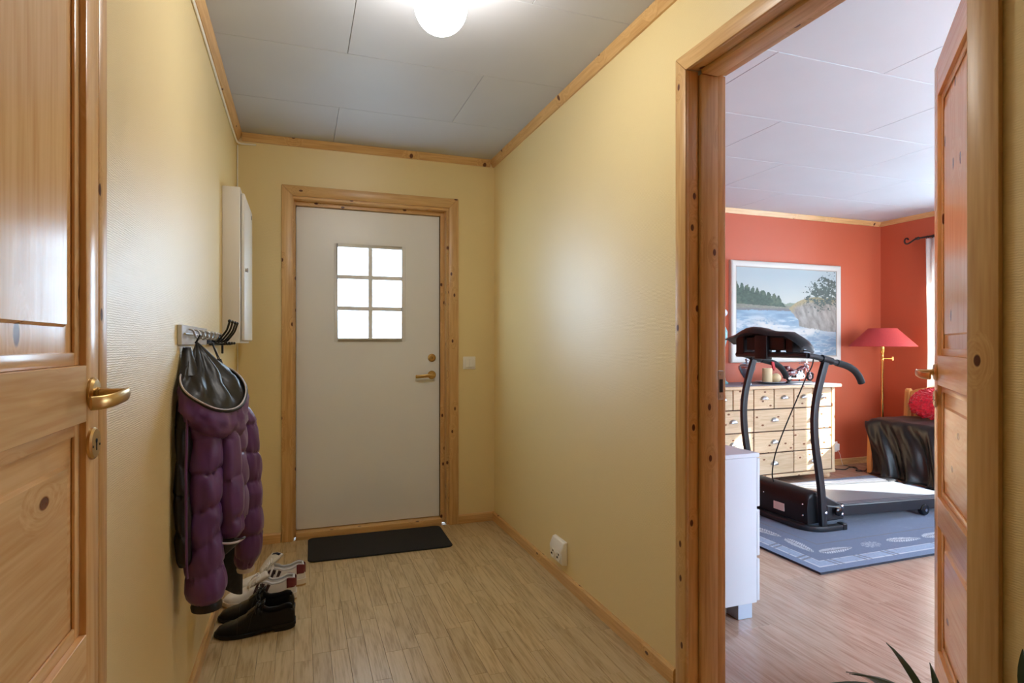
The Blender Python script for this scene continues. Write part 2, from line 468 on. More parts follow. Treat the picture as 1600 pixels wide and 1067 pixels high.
# floors: laminate strips
rng = random.Random(5)
floor_h = struct(MB().box(XL, XM, YB, YF+.2, -.06, -.0122).build('floor', LAM_HALL, smooth=0), 'light oak laminate floor of the hallway')
cache = {}
def strip(cache, root, mat, x0, x1, y0, y1, bev=.0006, g=.00025):
    key = (round(x1-x0, 3), round(y1-y0, 2))
    w, d = key
    d = y1 - y0 if key not in cache else d
    if key not in cache:
        cache[key] = MB().box(-w/2+g, w/2-g, -d/2+g, d/2-g, -.012, 0).build('plank', mat, root, ((x0+x1)/2, (y0+y1)/2, 0), bevel=bev, smooth=0)
    else:
        inst(cache[key], 'plank', root, ((x0+x1)/2, (y0+y1)/2, 0))
NS = 24; sw = (XR0 - XL)/NS
for c in range(NS):
    y = YF; first = True
    while y > 1.55:
        ln = rng.choice([.36, .42, .48]) if not first else rng.choice([.12, .2, .28, .36])
        first = False
        a = max(1.5, round(y - ln, 3))
        if a - 1.5 < .08: a = 1.5
        strip(cache, floor_h, LAM_HALL, XL + c*sw, XL + (c+1)*sw, a, y)
        y = a
rest = MB()
for c in range(NS):
    y = 1.5
    while y > YB + .01:
        a = max(YB, y - rng.choice([.36, .42, .48])); rest.box(XL+c*sw+.0003, XL+(c+1)*sw-.0003, a+.0003, y-.0003, -.012, 0); y = a
rest.box(XR0, XM, .77, 1.65, -.012, 0)
o = rest.build('plank_field', LAM_HALL, floor_h, smooth=0); o['kind'] = 'stuff'

floor_r = struct(MB().box(XM, XR+.1, YN, YR, -.06, -.0122).build('floor_room', LAM_ROOM, smooth=0), 'reddish beech laminate floor of the terracotta room')
cache = {}
for c in range(22):
    x0 = XM + c*.1915; x1 = min(XR, x0+.1915)
    y = YR; first = True
    while y > YN + .01:
        ln = 1.28 if not first else [.32, .75, 1.1, .55][c % 4]
        first = False
        a = max(YN, round(y - ln, 3)); strip(cache, floor_r, LAM_ROOM, x0, x1, a, y, .0004, .0002); y = a

# cornices and skirting boards
def cornice_y(n_, x, sgn, y0, y1, label=None):
    p = [(x, HT-.044), (x+sgn*.010, HT-.044), (x+sgn*.014, HT-.034), (x+sgn*.026, HT-.012), (x+sgn*.030, HT-.001), (x, HT-.001)]
    return struct(MB().loft([[(a, y0, b_) for a, b_ in p], [(a, y1, b_) for a, b_ in p]]).build(n_, TY, smooth=25), label)
def cornice_x(n_, y, sgn, x0, x1, label=None):
    p = [(y, HT-.044), (y+sgn*.010, HT-.044), (y+sgn*.014, HT-.034), (y+sgn*.026, HT-.012), (y+sgn*.030, HT-.001), (y, HT-.001)]
    return struct(MB().loft([[(x0, a, b_) for a, b_ in p], [(x1, a, b_) for a, b_ in p]]).build(n_, TX, smooth=25), label)
cornice_y('trim_1', XL, 1, YB, YF, 'pine cornice above the coat hook wall')
cornice_x('trim_2', YF, -1, XL+.03, XR0-.03, 'pine cornice above the front door')
cornice_y('trim_3', XR0, -1, YB, YF, 'pine cornice above the wall with the socket')
cornice_x('trim_4', YR, -1, XR1+.03, XR-.03, 'pine cornice above the river painting')
cornice_y('trim_5', XR, -1, YN, YR, 'pine cornice above the curtain rail')
def base_y(n_, x, sgn, y0, y1):
    p = [(x, 0), (x+sgn*.013, 0), (x+sgn*.013, .050), (x+sgn*.007, .058), (x, .058)]
    return struct(MB().loft([[(a, y0, b_) for a, b_ in p], [(a, y1, b_) for a, b_ in p]]).build(n_, TY, smooth=25))
def base_x(n_, y, sgn, x0, x1):
    p = [(y, 0), (y+sgn*.013, 0), (y+sgn*.013, .050), (y+sgn*.007, .058), (y, .058)]
    return struct(MB().loft([[(x0, a, b_) for a, b_ in p], [(x1, a, b_) for a, b_ in p]]).build(n_, TX, smooth=25))
base_y('baseboard_left', XL, 1, 1.28, YF)
base_x('baseboard_far', YF, -1, XL+.013, -.113)
base_x('baseboard_far', YF, -1, .968, XR0-.013)
base_y('baseboard_right', XR0, -1, 1.72, YF)
base_x('baseboard_room_back', YR, -1, XR1, XR-.013)
base_y('baseboard_room_right', XR, -1, YN, YR)

# ------------------------------------------------------------------ doors
def casing_set(root, axis, p, face, sgn, a0, a1, zt, w, th, mv, mh, z0=0.0):
    """mitred casing round an opening a0..a1 (inner edges), top inner edge zt; p unused; face = wall plane, sgn = towards viewer"""
    def solid(poly, mat):
        return MB().prism(poly, 'y' if axis == 'x' else 'x', face, face+sgn*th).build('casing', mat, root, bevel=.003, seg=2)
    solid([(a0-w, z0), (a0, z0), (a0, zt), (a0-w, zt+w)], mv)
    solid([(a1, z0), (a1+w, z0), (a1+w, zt+w), (a1, zt)], mv)
    solid([(a0-w, zt+w), (a0, zt), (a1, zt), (a1+w, zt+w)], mh)

def lever(parent, x, y, z, ny, toward, mat=None, keyhole=True, kz=-.085):
    """brass lever handle; ny = outward sign along local y; toward = sign along local x of the lever"""
    m = MB()
    m.lathe([(.0275, 0), (.0275, .004*ny), (.0235, .008*ny), (.011, .009*ny), (.0105, .012*ny)], (x, y, z), 28, 'y')
    m.tube([(x, y+.010*ny, z), (x, y+.030*ny, z), (x, y+.050*ny, z)], [.0092, .0078, .0080], 14)
    path = [(x-.009*toward, y+.052*ny, z), (x+.012*toward, y+.056*ny, z-.001), (x+.045*toward, y+.056*ny, z-.003), (x+.075*toward, y+.052*ny, z-.006), (x+.098*toward, y+.042*ny, z-.008), (x+.110*toward, y+.030*ny, z-.008)]
    pp = chaikin(path, 2)
    m.tube(pp, [.0085 + .0025*min(1, i/6) for i in range(len(pp))], 14, flat=.34, up=(0, 0, 1))
    h = m.build('handle', BRASS, parent, smooth=40)
    if keyhole:
        e = MB().lathe([(.0275, 0), (.0275, .004*ny), (.024, .007*ny), (.001, .0072*ny)], (x, y, z+kz), 28, 'y').build('escutcheon', BRASS, parent, smooth=40)
        k = MB().cyl((x, y+.0068*ny, z+kz+.004), (x, y+.0078*ny, z+kz+.004), .004, n=12)
        k.box(x-.0018, x+.0018, y+.0068*ny, y+.0078*ny, z+kz-.012, z+kz+.004)
        k.cyl((x-.017, y+.0066*ny, z+kz-.004), (x-.017, y+.0078*ny, z+kz-.004), .0022, n=8)
        k.cyl((x+.017, y+.0066*ny, z+kz-.004), (x+.017, y+.0078*ny, z+kz-.004), .0022, n=8)
        k.build('keyhole', KEYH, parent)
    return h

def panel_leaf(door, loc, rz, W, T, z0, z1, st=.0635):
    leaf = empty('leaf', loc, rz); leaf.parent = door
    sh = .10
    PAN = [(.20, .60), (.69, 1.045), (1.139, z1-.11)]
    MB().box(0, sh, 0, T, z0, z1).build('stile', PZ, leaf, bevel=.0025, seg=2)
    MB().box(W-st, W, 0, T, z0, z1).build('stile', PZ, leaf, bevel=.0025, seg=2)
    zs = [z0] + [v for p in PAN for v in p] + [z1]
    for i in range(0, len(zs), 2):
        MB().box(sh, W-st, 0, T, zs[i], zs[i+1]).build('rail', PX, leaf, bevel=.001)
    for za, zb in PAN:
        pm = MB().box(sh+.004, W-st-.004, .0155, T-.0155, za+.004, zb-.004)
        for s_, f_ in ((-1, .0155), (1, T-.0155)):
            a = (sh+.055, W-st-.053, za+.062, zb-.062)
            r0 = [(a[0], f_, a[2]), (a[1], f_, a[2]), (a[1], f_, a[3]), (a[0], f_, a[3])]
            g = .0045
            r1 = [(a[0]+g, f_+s_*.006, a[2]+g), (a[1]-g, f_+s_*.006, a[2]+g), (a[1]-g, f_+s_*.006, a[3]-g), (a[0]+g, f_+s_*.006, a[3]-g)]
            pm.loft([r0, r1])
        pm.build('panel', PZ if zb - za > .5 else PX, leaf, smooth=0)
        for s_, f_ in ((-1, 0.0), (1, T)):
            # stepped moulding frame inside the opening
            d0, d1 = f_ - s_*.0095, f_ - s_*.0155
            w1 = .022
            for (ax, bx, az, bz, mt) in ((sh, sh+w1, za, zb, PZ), (W-st-w1, W-st, za, zb, PZ), (sh+w1, W-st-w1, za, za+w1, PX), (sh+w1, W-st-w1, zb-w1, zb, PX)):
                MB().box(ax, bx, min(d0, d1), max(d0, d1), az, bz).build('moulding', mt, leaf, bevel=.003, seg=2)
    return leaf

# front door
d1 = struct(empty('door_1', (0, YF, 0)), 'white front door with a six pane window and pine frame')
casing_set(d1, 'x', None, 0, -1, -.046, .907, 2.060, .062, .016, TZ, TX)
for a, b_ in ((-.06, -.040), (.892, .925)):
    MB().box(a, b_, -.002, .06, 0, 2.05).build('jamb', TZ, d1, bevel=.002)
MB().box(-.06, .925, -.002, .06, 2.045, 2.075).build('jamb', TX, d1, bevel=.002)
for a, b_ in ((-.06, -.030), (.866, .925)):
    MB().box(a, b_, .06, .15, 0, 2.05).build('jamb', TZ, d1, bevel=.002)
MB().box(-.03, .866, .06, .15, 2.020, 2.05).build('jamb', TX, d1, bevel=.002)
MB().box(-.055, -.012, .1335, .16, .03, 2.03).box(.845, .90, .1335, .16, .03, 2.03).box(-.012, .845, .1335, .16, 2.0, 2.03).box(-.012, .845, .1335, .16, .03, .06).build('door_stop', DOORW, d1)  # unseen strips added behind the leaf to close a light leak
MB().box(-.03, .866, .02, .17, -.01, .035).build('threshold', TX, d1, bevel=.006, seg=2)
leaf = MB()
lx0, lx1, lz0, lz1, ly0, ly1 = -.026, .8615, .04, 2.017, .082, .132
wx0, wx1, wz0, wz1 = .205, .628, 1.203, 1.795
leaf.box(lx0, wx0, ly0, ly1, lz0, lz1); leaf.box(wx1, lx1, ly0, ly1, lz0, lz1)
leaf.box(wx0, wx1, ly0, ly1, lz0, wz0); leaf.box(wx0, wx1, ly0, ly1, wz1, lz1)
leaf_o = leaf.build('leaf', DOORW, d1, smooth=0)
fr = MB()
fw = .022
def ring(mb, x0, x1, z0, z1, w, ya, yb):
    mb.box(x0, x0+w, ya, yb, z0, z1); mb.box(x1-w, x1, ya, yb, z0, z1)
    mb.box(x0+w, x1-w, ya, yb, z0, z0+w); mb.box(x0+w, x1-w, ya, yb, z1-w, z1)
ring(fr, wx0-.010, wx1+.010, wz0-.010, wz1+.010, fw, ly0-.007, ly0+.004)
ring(fr, wx0, wx1, wz0, wz1, .012, ly0, ly1)
fr.build('window_frame', DOORW, leaf_o, bevel=.002)
xm = (wx0+wx1)/2
MB().box(xm-.014, xm+.014, ly0-.006, ly1-.008, wz0+.012, wz1-.012).build('muntin', DOORW, leaf_o, bevel=.003)
ph = (wz1 - wz0)/3
for k in (1, 2):
    MB().box(wx0+.012, wx1-.012, ly0-.0055, ly1-.009, wz0+ph*k-.014, wz0+ph*k+.014).build('muntin', DOORW, leaf_o, bevel=.003)
for i in range(2):
    for k in range(3):
        xa = (wx0+.010, xm+.009)[i]; xb = (xm-.009, wx1-.010)[i]
        MB().box(xa, xb, ly0+.008, ly0+.013, wz0+ph*k+.007, wz0+ph*(k+1)-.007).build('pane', GLASS, leaf_o, smooth=0)
lever(leaf_o, .812, ly0, .973, -1, -1, keyhole=False)
c_ = MB().lathe([(.026, 0), (.026, -.006), (.021, -.011), (.018, -.012), (.017, -.009), (.010, -.009), (.010, -.014), (.001, -.015)], (.812, ly0, 1.086), 26, 'y').build('lock_cylinder', BRASS, leaf_o, smooth=30)
MB().box(.8105, .8135, ly0-.0165, ly0-.0145, 1.080, 1.092).build('keyhole', KEYH, leaf_o)
MB().box(lx1+.0005, lx1+.003, ly0-.004, ly0+.02, lz0, lz1).build('weather_strip', RUBBER, leaf_o)

# closed pine door in the coat hook wall
d2 = struct(empty('door_2', (0, 0, 0)), 'closed knotty pine door with brass lever beside the yellow wall')
casing_set(d2, 'y', None, XL, 1, .426, 1.2325, 2.066, .046, .014, TZ, TY)
MB().box(XL-.15, XL-.03, 1.2325, 1.262, 0, 2.07).build('jamb', TZ, d2)
MB().box(XL-.15, XL-.03, .39, .426, 0, 2.07).build('jamb', TZ, d2)
MB().box(XL-.15, XL-.03, .39, 1.262, 2.066, 2.10).build('jamb', TY, d2)
lf2 = panel_leaf(d2, (-.337, .429, 0), R(90), .8005, .04, .012, 2.062)
lever(lf2, .8005-.038, 0, 1.090, -1, -1)

# open pine door to the terracotta room
d3 = struct(empty('door_3', (0, 0, 0)), 'knotty pine door standing open into the terracotta room')
casing_set(d3, 'y', None, XR0, -1, .772, 1.651, 2.087, .056, .014, TZ, TY)
def jambs(xa, xb, inset, z):
    MB().box(xa, xb, 1.674-inset, 1.674, 0, z).build('jamb', TZ, d3, bevel=.003, seg=2)
    MB().box(xa, xb, .750, .750+inset, 0, z).build('jamb', TZ, d3, bevel=.003, seg=2)
    MB().box(xa, xb, .750+inset, 1.674-inset, z, 2.110).build('jamb', TY, d3, bevel=.0022, seg=2)
jambs(1.2165, 1.258, .019, 2.091)
jambs(1.261, 1.330, .030, 2.080)
jambs(1.333, 1.372, .017, 2.093)
MB().box(XR0+.005, XR1, .775, 1.648, 0, .012).build('threshold', TY, d3, bevel=.004)
sp = MB().box(1.338, 1.362, 1.6535, 1.6575, .985, 1.085)
sp.build('strike_plate', STEEL, d3, bevel=.002)
MB().box(1.343, 1.357, 1.6528, 1.6545, 1.010, 1.055).build('latch_opening', KEYH, d3)
for zz in (.997, 1.072):
    MB().lathe([(.005, 0), (.005, -.0012), (.001, -.0016)], (1.350, 1.6535, zz), 10, 'y').build('screw', STEEL, d3)
casing_set(d3, 'y', None, XR1, 1, .756, 1.668, 2.104, .056, .014, TZ, TY)
lf3 = panel_leaf(d3, (1.374, .776, 0), R(90-48), .815, .04, .014, 2.075)
lever(lf3, .815-.045, .04, 1.035+.05, 1, -1)
lever(lf3, .815-.045, 0, 1.035+.05, -1, -1)
for zz in (.28, 1.75):
    MB().cyl((0, -.004, zz-.045), (0, -.004, zz+.045), .007, n=10).build('hinge', STEEL, lf3)

# unseen windows of the terracotta room, added for sun patches and daylight
def window(name, axis, p0, p1, a0, a1, z0, z1, nmul, label):
    w = struct(empty(name, (0, 0, 0)), label)
    def bx(mb, a, b_, q0, q1, za, zb):
        return mb.box(q0, q1, a, b_, za, zb) if axis == 'y' else mb.box(a, b_, q0, q1, za, zb)
    out = p1 - .03 * (1 if p1 > p0 else -1); inn = p1 - .09 * (1 if p1 > p0 else -1)
    f = MB(); t = .05
    bx(f, a0, a0+t, inn, out, z0, z1); bx(f, a1-t, a1, inn, out, z0, z1)
    bx(f, a0+t, a1-t, inn, out, z0, z0+t); bx(f, a0+t, a1-t, inn, out, z1-t, z1)
    f.build('window_frame', WHITE, w, bevel=.003)
    step = (a1 - a0 - 2*t)/(nmul+1)
    for i in range(1, nmul+1):
        c = a0 + t + step*i
        bx(MB(), c-.02, c+.02, inn+.002, out-.002, z0+t, z1-t).build('mullion', WHITE, w, bevel=.003)
    for i in range(nmul+1):
        bx(MB(), a0+t+step*i-.002, a0+t+step*(i+1)+.002, (inn+out)/2-.003, (inn+out)/2+.003, z0+t-.002, z1-t+.002).build('pane', GLASS, w, smooth=0)
    s_ = 1 if p1 > p0 else -1
    bx(MB(), a0-.03, a1+.03, p0-.05*s_, inn, z0-.025, z0).build('window_sill', WHITE, w, bevel=.004)
    return w
for i, (a0, a1, z0, z1) in enumerate(ADDED_WIN):
    window('window_%d' % (i+1), 'y', XR, XR+.15, a0, a1, z0, z1, 0, ['narrow white window behind the white curtain', 'white window beside the pine settee', 'white window behind the open pine door'][i])
window('window_4', 'x', YN, YN-.15, 2.4, 4.8, .5, 2.1, 2, 'wide white window of the terracotta room behind the viewer')  # added to brighten the room with daylight from behind the viewer
# ------------------------------------------------------------------ hallway things
def vnoise(x, y, z=0.0):
    return mnoise.noise(Vector((x, y, z)))

# ceiling globe lamps
def globe_lamp(loc, label):
    t = empty('ceiling_lamp', loc, 0, label, 'lamp')
    MB().lathe([(.055, 0), (.055, -.018), (.048, -.030), (.040, -.066), (.040, -.072)], (0, 0, -.0005), 32).build('lamp_base', BRASSP, t, smooth=40)
    prof = [(max(.004, .0835*math.sin(math.pi*k/24)), -.150 + .086*math.cos(math.pi*k/24)) for k in range(1, 24)]
    prof = [p for p in prof if p[1] <= -.068]
    MB().lathe(prof, (0, 0, 0), 36).build('globe', GLOBE, t, smooth=60)
    return t
globe_lamp((.42, 1.845, 2.4), 'glowing opal glass globe lamp on the hallway ceiling')

# fuse cabinet
t = empty('fuse_cabinet', (XL, 3.34, 1.18), 0, 'tall white fuse cabinet on the yellow wall above the hooks', 'cabinet')
MB().box(0.0005, .078, -.26, .26, 0, .745).build('body', CABW, t, bevel=.004, seg=2)
MB().box(.080, .096, -.235, .245, .012, .722).build('door', CABW, t, bevel=.007, seg=3)
k = MB().cyl((.096, -.2, .355), (.104, -.2, .355), .009, n=14); k.box(.104, .109, -.203, -.197, .345, .365)
k.build('lock', STEEL, t)
MB().box(.0965, .0975, .17, .19, .675, .695).build('vent_plate', DARK, t)

# white cable under the cornice
m = MB()
pts = [(XL+.006, YB+.02, 2.347)] + [(XL+.006, y, 2.345 - .02*math.exp(-((y-3.3)/.7)**2)) for y in (0, 1, 1.8, 2.3, 2.7, 3.0, 3.3, 3.5)] + [(XL+.006, 3.66, 2.325), (XL+.012, 3.735, 2.335), (XL+.05, YF-.008, 2.338), (-.247, YF-.007, 2.340)]
m.tube(chaikin(pts, 2), .0055, 8)
cw = m.build('wall_cable', PLAST, smooth=60); tag(cw, 'white electric cable running below the pine cornice to the corner', 'cable')
cw2 = MB().tube([(XL+.005, YF-.005, 2.33), (XL+.005, YF-.005, .06)], .0035, 6).build('corner_cable', PLAST); tag(cw2, 'thin white cable dropping down the wall corner behind the fuse cabinet', 'cable')

# coat racks
ACR = plain('frosted_plate', S(206, 212, 222), .2, spec=.6)
t = empty('coat_rack', (XL, 2.257, 1.172), 0, 'pale plate coat rack with steel hooks holding the purple jacket', 'coat rack')
MB().box(.0005, .014, -.248, .248, 0, .062).build('back_plate', ACR, t, bevel=.002)
MB().cyl((.019, -.24, .034), (.019, .24, .034), .0035, n=8).build('rail', STEEL, t)
for yy in (-.14, -.04, .06, .15, .225):
    m = MB().tube(chaikin([(.014, yy, .05), (.028, yy, .048), (.032, yy, .030), (.040, yy, .018), (.052, yy, .026), (.055, yy, .040)], 2), .0032, 8)
    m.sphere((.055, yy, .042), .0055, 10, 6)
    m.build('hook', STEEL, t, smooth=60)
t = empty('coat_rack', (XL, 2.78, 1.172), 0, 'black coat rack with four long curved empty hooks', 'coat rack')
RK = plain('dark_blue_plate', S(52, 66, 92), .2, spec=.6)
MB().box(.0005, .012, -.215, .21, 0.004, .052).build('back_plate', RK, t, bevel=.002)
MB().box(.012, .026, -.215, .215, -.002, .006).build('ledge', BLACKM, t, bevel=.002)
MB().box(.010, .018, .185, .205, -.04, 0).build('bracket', BLACKM, t, bevel=.002)
for yy in (-.16, -.055, .05, .14):
    m = MB().tube(chaikin([(.012, yy, .044), (.018, yy, .016), (.036, yy, .012), (.054, yy, .036), (.070, yy, .058), (.078, yy, .084), (.080, yy, .094)], 2), .0042, 8)
    m.sphere((.080, yy, .096), .0068, 10, 6)
    m.tube([(.026, yy, .006), (.05, yy, .002), (.066, yy, .006)], .0038, 8)
    m.sphere((.068, yy, .007), .0062, 10, 6)
    m.build('hook', BLACKG, t, smooth=60)

# purple quilted jacket
PUR = plain('purple_nylon', S(100, 60, 116), .36, spec=.5, sheen=.15, bump=.12, bump_scale=45, noise_amt=.10, noise_scale=9)
LIN = plain('black_nylon_lining', S(26, 24, 24), .4, spec=.5, bump=.3, bump_scale=45)
PIPE = plain('white_piping', S(214, 208, 216), .5)
JDK = plain('black_jacket_edge', S(22, 18, 24), .45)
def puff(path, quilts, ph=0.0, n=52, per=18, tilt=.26, seed=0, wr=.007, deep=.24):
    """path: [(x, y, z, rw, rd)] -> quilted tube"""
    P = [Vector(p[:3]) for p in path]; m = quilts*per
    L = [0]
    for i in range(1, len(P)): L.append(L[-1] + (P[i]-P[i-1]).length)
    rings = []
    for i in range(m+1):
        u = i/m*L[-1]; k = 0
        while k < len(L)-2 and u > L[k+1]: k += 1
        f = (u - L[k])/(L[k+1]-L[k]); f = f*f*(3-2*f)*.5 + f*.5
        c = P[k].lerp(P[k+1], f); rw = path[k][3]*(1-f)+path[k+1][3]*f; rd = path[k][4]*(1-f)+path[k+1][4]*f
        ring = []
        for j in range(n):
            a = 2*math.pi*j/n
            q = i/per + tilt*math.sin(a + seed)*.5 + .12*vnoise(i*.08, a, seed) + ph
            bulge = abs(math.sin(math.pi*q))**.42
            end = min(1, (i+1.5)/5, (m-i+1.5)/5)
            s = (1 - deep + deep*bulge)*(.6+.4*end)
            w = wr*(1-bulge)*vnoise(a*7.0, q*1.2, seed+3)*2.2 + wr*.9*vnoise(a*1.3+3, i*.05, seed) + wr*.45*vnoise(a*4.0, i*.10, seed+7)
            ca, sa = math.cos(a), math.sin(a)
            ring.append(c + Vector((ca*(rw*s+w), sa*(rd*s+w), .010*sa*0 + .35*w)))
        rings.append(ring)
    return rings
t = empty('jacket', (0, 0, 0), 0, 'purple quilted puffer jacket with black lined hood hanging from the rack', 'jacket')
near = [(-.288, 2.02, .985, .040, .040), (-.284, 2.0, .93, .056, .058), (-.282, 1.995, .80, .058, .060), (-.284, 2.0, .66, .058, .060), (-.279, 2.0, .52, .056, .056), (-.272, 2.0, .43, .058, .056), (-.270, 2.0, .388, .050, .050)]
MB().loft(puff(near, 6, seed=1)).build('sleeve', PUR, t, smooth=80)
MB().lathe([(.040, .012), (.044, 0), (.042, -.012), (.03, -.016), (.028, .01)], (-.270, 2.0, .384), 24).build('cuff', JDK, t, smooth=60)
far = [(-.225, 2.31, .965, .038, .04), (-.205, 2.32, .90, .056, .06), (-.192, 2.33, .78, .058, .062), (-.186, 2.335, .64, .055, .06), (-.178, 2.34, .50, .050, .056), (-.183, 2.34, .41, .045, .050), (-.189, 2.34, .365, .034, .04)]
MB().loft(puff(far, 6, ph=.3, seed=5)).build('sleeve', PUR, t, smooth=80)
MB().lathe([(.028, .012), (.031, 0), (.029, -.008), (.02, -.01), (.02, .01)], (-.189, 2.34, .360), 20).build('cuff', PIPE, t, smooth=60)
body = [(-.262, 2.17, 1.0, .045, .06), (-.250, 2.17, .93, .072, .10), (-.246, 2.18, .82, .078, .115), (-.238, 2.18, .70, .072, .11), (-.232, 2.18, .60, .068, .10), (-.230, 2.18, .572, .062, .09)]
MB().loft(puff(body, 4, ph=.15, seed=9, n=44, wr=.008)).build('body', PUR, t, smooth=80)
# a fold of the open front in the middle, ending in a piped hem
fold = [(-.232, 2.055, .955, .028, .03), (-.222, 2.045, .88, .040, .042), (-.216, 2.04, .76, .043, .045), (-.209, 2.04, .65, .043, .045), (-.208, 2.04, .588, .042, .04), (-.208, 2.04, .572, .038, .036)]
MB().loft(puff(fold, 3, ph=.5, seed=13, n=30)).build('front_fold', PUR, t, smooth=80)
MB().tube(chaikin([(-.256, 2.02, .574), (-.236, 2.0, .566), (-.208, 1.996, .562), (-.182, 2.005, .562), (-.168, 2.03, .566)], 2), .0035, 8).build('piping', PIPE, t, smooth=60)
rows = []
for i in range(9):
    v = i/8
    rows.append([(-.252 + .086*u - .002*math.sin(7*v), 2.014 - .008*math.sin(3*u) + .03*v, .570 - v*(.075*(1-u)**1.0 + .004)) for u in [k/14 for k in range(15)]])
MB().grid(rows).build('hem_lining', LIN, t, solid=.004, smooth=60)
# open front edge by the wall
edge = [(-.322, 1.975, 1.02, .018, .03), (-.325, 1.955, .93, .022, .036), (-.325, 1.945, .75, .022, .038), (-.323, 1.945, .60, .022, .036), (-.322, 1.95, .525, .018, .03)]
MB().loft(puff(edge, 5, seed=17, n=24)).build('front_edge', JDK, t, smooth=80)
MB().tube([(-.3085, 1.915, .98), (-.310, 1.902, .8), (-.309, 1.905, .55), (-.308, 1.91, .50)], .0035, 8).build('zip', PUR, t)
# hood: outer pouch, rim and lining
rim = [(-.335, 1.955, 1.066), (-.318, 1.925, 1.034), (-.276, 1.915, 1.003), (-.232, 1.945, .975), (-.196, 2.02, .967), (-.174, 2.10, .982), (-.172, 2.18, 1.024), (-.197, 2.235, 1.062), (-.236, 2.26, 1.092), (-.29, 2.24, 1.10), (-.33, 2.14, 1.10), (-.342, 2.04, 1.09)]
rimc = chaikin(rim, 2, True)
NR = len(rimc)
MB().tube(rimc, .0058, 8, cyc=True).build('hood_rim', JDK, t, smooth=60)
MB().tube([p + Vector((0, -.0045, .0045)) for p in rimc], .0026, 6, cyc=True).build('piping', PIPE, t, smooth=60)
cen = Vector((-.256, 2.10, .90))
rings = []
for i in range(15):
    v = i/14
    ring = []
    for j, p in enumerate(rimc):
        a = 2*math.pi*j/NR
        c0 = cen + Vector((0, 0, .02))
        s = (1 + .12*math.sin(math.pi*min(1, v*1.15)))*(1 - .55*v**2.0)
        d = Vector((p.x - cen.x, p.y - cen.y, 0))*s
        z = p.z*(1-v) + (.87 + .02*math.cos(a))*v - .02*math.sin(math.pi*v)
        crease = .014*math.sin(math.pi*v)*(abs(math.sin(2.5*a + 3*v))**.5 - .6) + .016*vnoise(a*4, v*5, 21)*min(1, 4*v) + .008*vnoise(a*11, v*6, 23)*min(1, 4*v) + .006*math.sin(17*a + 2*vnoise(a*3, 1, 2))*math.exp(-((v-.15)/.12)**2)
        q = Vector((cen.x + d.x, cen.y + d.y, z)) + d.normalized()*crease
        q.x = max(q.x, XL+.008)
        ring.append(q)
    rings.append(ring)
MB().loft(rings, True, False).build('hood', PUR, t, smooth=80)
apex = Vector((-.316, 2.125, 1.185))
rings = []
for i in range(19):
    v = i/18                                   # 0 at the loop, 1 inside the rim
    ring = []
    for j, p in enumerate(rimc):
        a = 2*math.pi*j/NR
        q0 = Vector((p.x, p.y, p.z - .012))
        back = 1.0
        w = v**.62
        q = apex.lerp(q0, w)
        out = Vector((q.x - apex.x, q.y - apex.y, 0))
        sag = .022*math.sin(math.pi*v)
        fold_ = .010*math.sin(math.pi*v)*math.sin(6*a + 2.5*v + 1.1) + .012*math.sin(math.pi*v)*vnoise(a*2.4, v*3.2, 31)
        if out.length > 1e-5: q += out.normalized()*(fold_*1.5 + sag*.1)
        q.z += .018*math.sin(math.pi*v)*vnoise(a*1.7, v*2, 40)
        q.x = max(q.x, XL+.010)
        ring.append(q)
    rings.append(ring)
MB().loft(rings, True, True).build('hood_lining', LIN, t, smooth=70)
col_ = []
for i in range(8):
    v = i/7
    col_.append([Vector((-.335 + .03*v*math.cos(a) + .012*math.cos(a), 2.07 + (.014 + .035*v)*math.sin(a)*.9 - .035*v, 1.165 - .085*v)) for a in [2*math.pi*k/14 for k in range(14)]])
for r_ in col_:
    for q in r_: q.x = max(q.x, XL+.006)
MB().loft(col_).build('collar', LIN, t, smooth=60)
MB().tube(chaikin([(-.318, 2.115, 1.178), (-.306, 2.112, 1.20), (-.304, 2.117, 1.206), (-.306, 2.124, 1.20), (-.318, 2.13, 1.178)], 2), .0022, 6).build('hanging_loop', JDK, t)

# dark garment behind the jacket
DNM = plain('charcoal_cloth', S(44, 46, 52), .85, noise_amt=.18, noise_scale=60, bump=.2, bump_scale=250)
rings = []
for i in range(26):
    v = i/25; z = 1.12 - v*.855; tp = min(1, .25 + v*5); ring = []
    for j in range(28):
        a = 2*math.pi*j/28
        rr = 1 + .22*math.sin(3*a + 2*v) + .12*vnoise(a*2, v*4, 50)
        ring.append((-.270 + .012*v + (.030+.012*v)*tp*rr*math.cos(a) - .025*(1-tp), 2.435 + (.024+.008*v)*tp*rr*math.sin(a), z - .03*math.cos(a)*v))
    rings.append(ring)
g = MB().loft(rings).build('dark_garment', DNM, None, smooth=70); tag(g, 'charcoal cloth garment hanging under the purple jacket', 'garment')
MB().tube(chaikin([(-.288, 2.430, 1.115), (-.306, 2.415, 1.17), (-.309, 2.408, 1.186), (-.303, 2.41, 1.17), (-.284, 2.44, 1.115)], 2), .002, 6).build('hanging_loop', JDK, g)

